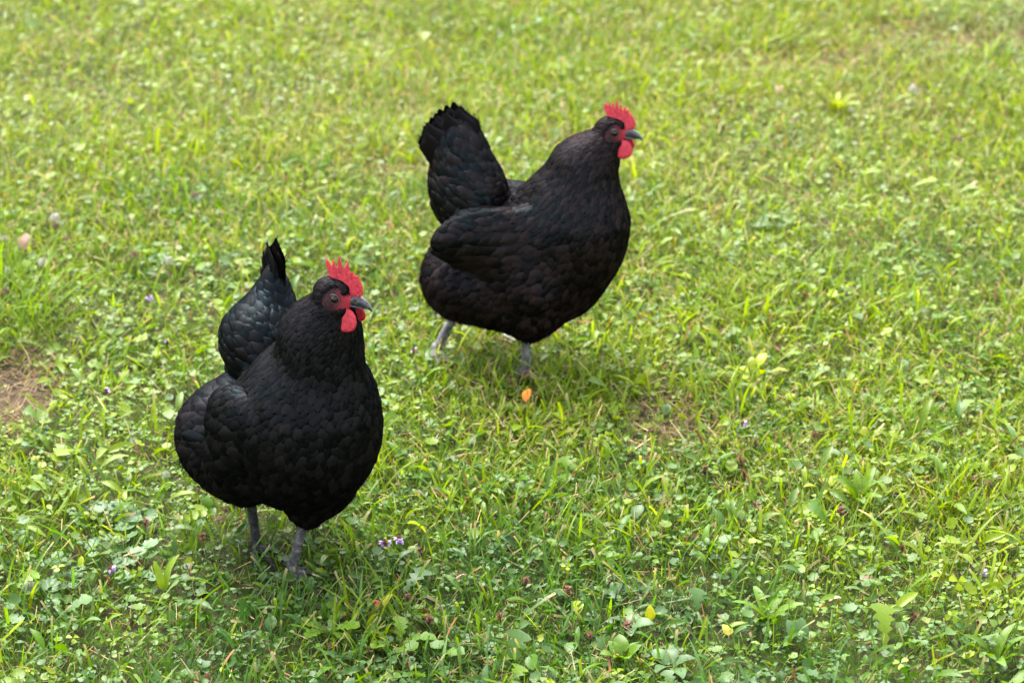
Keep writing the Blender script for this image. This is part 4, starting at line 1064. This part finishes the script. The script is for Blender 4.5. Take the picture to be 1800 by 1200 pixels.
weed(1143, 1080, [(PLANT, .026, 1.6, 1.2, 0, (.34, .33, .006), .0), (PLANT, .018, .4, .5, 0, GRN, .004)], 'single bright yellow green upright leaf in the lower middle', 'weed')
weed(1405, 1120, [(PLANT, .042, 2.2, .8, .2, BLG, 0), (PLANT, .042, 1.35, 1.0, -.2, BLG, 0), (PLANT, .03, .4, .4, 0, GRN, .004), (PLANT, .03, 3.8, .3, 0, GRN, .004)], 'pair of smooth bluish leaves raised like ears at lower right', 'weed')
weed(1510, 870, many(LONG, 7, .05, .075, GRN, .5, 1.0), 'clump of long pale strap leaves in the lower right lawn', 'weed')
weed(1350, 1080, many(LONG, 6, .05, .07, GRN, .4, .9), 'clump of curved strap leaves left of the raised bluish pair at lower right', 'weed')
weed(700, 1125, many(TOOTH, 5, .05, .065, GRN, .2, .6), 'toothed dandelion rosette at the bottom, right of the nearer hen', 'weed')
weed(575, 1100, many(TOOTH, 5, .04, .055, GRN, .1, .5), 'toothed dandelion leaves below the feet of the nearer hen', 'weed')
weed(1620, 800, many(PLANT, 6, .024, .034, (.20, .26, .02), .0, .5, r=.02), 'glossy light green leaf clump in the right part of the lawn', 'weed')
weed(1540, 762, many(PLANT, 6, .020, .030, (.21, .25, .006), .0, .6, r=.02), 'bright yellow leaf clump in the right part of the lawn', 'weed')
weed(1460, 850, many(PLANT, 6, .022, .030, (.21, .25, .006), .0, .6, r=.02), 'bright yellow leaf clump left of the clump of strap leaves', 'weed')
weed(1325, 650, many(PLANT, 7, .024, .036, (.21, .25, .006), .0, .6, r=.025), 'bright yellow leaf clump right of the far hen at mid lawn', 'weed')
weed(1350, 385, many(SCAL, 5, .028, .04, BLG, **IVY), 'bluish round leaves in the blurred grass right of the breast of the far hen', 'weed')
weed(676, 690, many(PLANT, 3, .022, .03, PALE and (.13, .22, .09), -.1, .2), 'pale flat leaf beside the breast of the nearer hen', 'weed')
weed(1750, 1150, many(LONG, 8, .04, .07, GRN, .4, 1.0), 'clump of strap leaves in the lower right corner', 'weed')
weed(60, 765, many(PLANT, 4, .026, .036, BLG, .0, .3), 'bluish round leaf just below the bare patch at the left edge', 'weed')
weed(1470, 190, many(LONG, 9, .05, .08, YGR, .5, 1.0), 'fresh yellow green leaf tuft in the blurred grass at upper right', 'weed')

# grass tufts, each blade a part
def tuft(px, py, n, l0, l1, w0, w1, spread, tint, label, rad=.02):
    p = spot(px, py, .0)
    o = empty('grass_tuft', p, 0, label=label, category='grass tuft', group='taller grass tufts in the lawn')
    for i in range(n):
        h = Heap()
        a0 = R2.uniform(0, 6.28); rr = rad * math.sqrt(R2.random())
        L, W = R2.uniform(l0, l1), R2.uniform(w0, w1)
        t = np.linspace(0, 1, 9); az = R2.uniform(0, 6.28); ang = R2.uniform(.05, spread) + R2.uniform(.2, 1.3) * t ** 1.4
        r = np.concatenate([[0], np.cumsum(np.sin(ang[:-1]) * L / 8)]); hh = np.concatenate([[0], np.cumsum(np.cos(ang[:-1]) * L / 8)])
        P = np.stack([rr * math.cos(a0) + r * math.cos(az), rr * math.sin(a0) + r * math.sin(az), hh - .002], -1)
        tw = R2.normal() * .5 + R2.normal() * .5 * t
        sd_ = np.stack([-math.sin(az) * np.cos(tw), math.cos(az) * np.cos(tw), np.sin(tw)], -1)
        nn_ = nrm(np.cross(sd_, np.gradient(P, axis=0)))
        pw = np.interp(t, [0, .25, .6, .9, 1], [.6, 1, .9, .4, .04])[:, None] * W * .5
        V = np.stack([P - sd_ * pw + nn_ * pw * .25, P - nn_ * pw * .25, P + sd_ * pw + nn_ * pw * .25], 1).reshape(-1, 3)
        F = np.array([(3 * k + j, 3 * k + j + 1, 3 * k + j + 4, 3 * k + j + 3) for k in range(8) for j in (0, 1)])
        A = np.ones((27, 4)); A[:, :3] = np.array(tint) * R2.uniform(.7, 1.25)
        add('blade', mesh_np('blade', V, [F], BLADE, {'tint': A}), o)
tuft(20, 590, 46, .10, .19, .003, .006, .9, (.10, .17, .006), 'tallest grass tuft, long arching blades at the left edge', .07)
tuft(-20, 520, 26, .10, .18, .003, .006, .8, (.10, .17, .006), 'tall grass tuft cut by the left edge behind the tallest tuft', .05)
tuft(1470, 500, 22, .05, .10, .003, .006, .9, (.13, .19, .01), 'grass tuft behind the dark soil gap right of the far hen', .05)
tuft(1310, 560, 22, .05, .10, .003, .006, .9, (.14, .20, .012), 'pale grass tuft right of the thigh of the far hen', .05)
tuft(1560, 560, 18, .05, .09, .003, .006, .9, (.14, .20, .008), 'grass tuft with spreading blades in the right middle of the lawn', .05)
tuft(1290, 715, 20, .05, .10, .003, .0055, .8, (.14, .20, .008), 'grass tuft at the right edge of the straw coloured patch', .05)
tuft(1130, 950, 12, .04, .08, .003, .006, .9, (.15, .20, .006), 'yellow green grass tuft with one long leaning blade in the lower middle', .012)
tuft(850, 900, 22, .04, .09, .003, .005, .8, (.13, .19, .006), 'upright grass tuft right of the violet flower pair', .06)
tuft(650, 850, 22, .05, .09, .003, .0055, .8, (.16, .22, .006), 'bright grass tuft close under the breast of the nearer hen', .05)
tuft(1000, 690, 22, .04, .09, .003, .005, .8, (.12, .18, .006), 'grass tuft right of the orange fallen leaf', .05)
tuft(640, 1130, 24, .05, .10, .003, .006, .8, (.12, .18, .006), 'grass tuft with long blades at the bottom below the nearer hen', .05)
tuft(1700, 900, 20, .05, .09, .003, .006, .8, (.13, .19, .008), 'grass tuft near the right edge in the lower lawn', .05)
tuft(1000, 1000, 16, .04, .08, .003, .006, .9, (.12, .18, .008), 'grass tuft among seed heads in the lower middle', .04)
tuft(120, 920, 16, .06, .10, .003, .006, 1.0, (.11, .17, .008), 'long bladed grass tuft left of the ground ivy', .04)
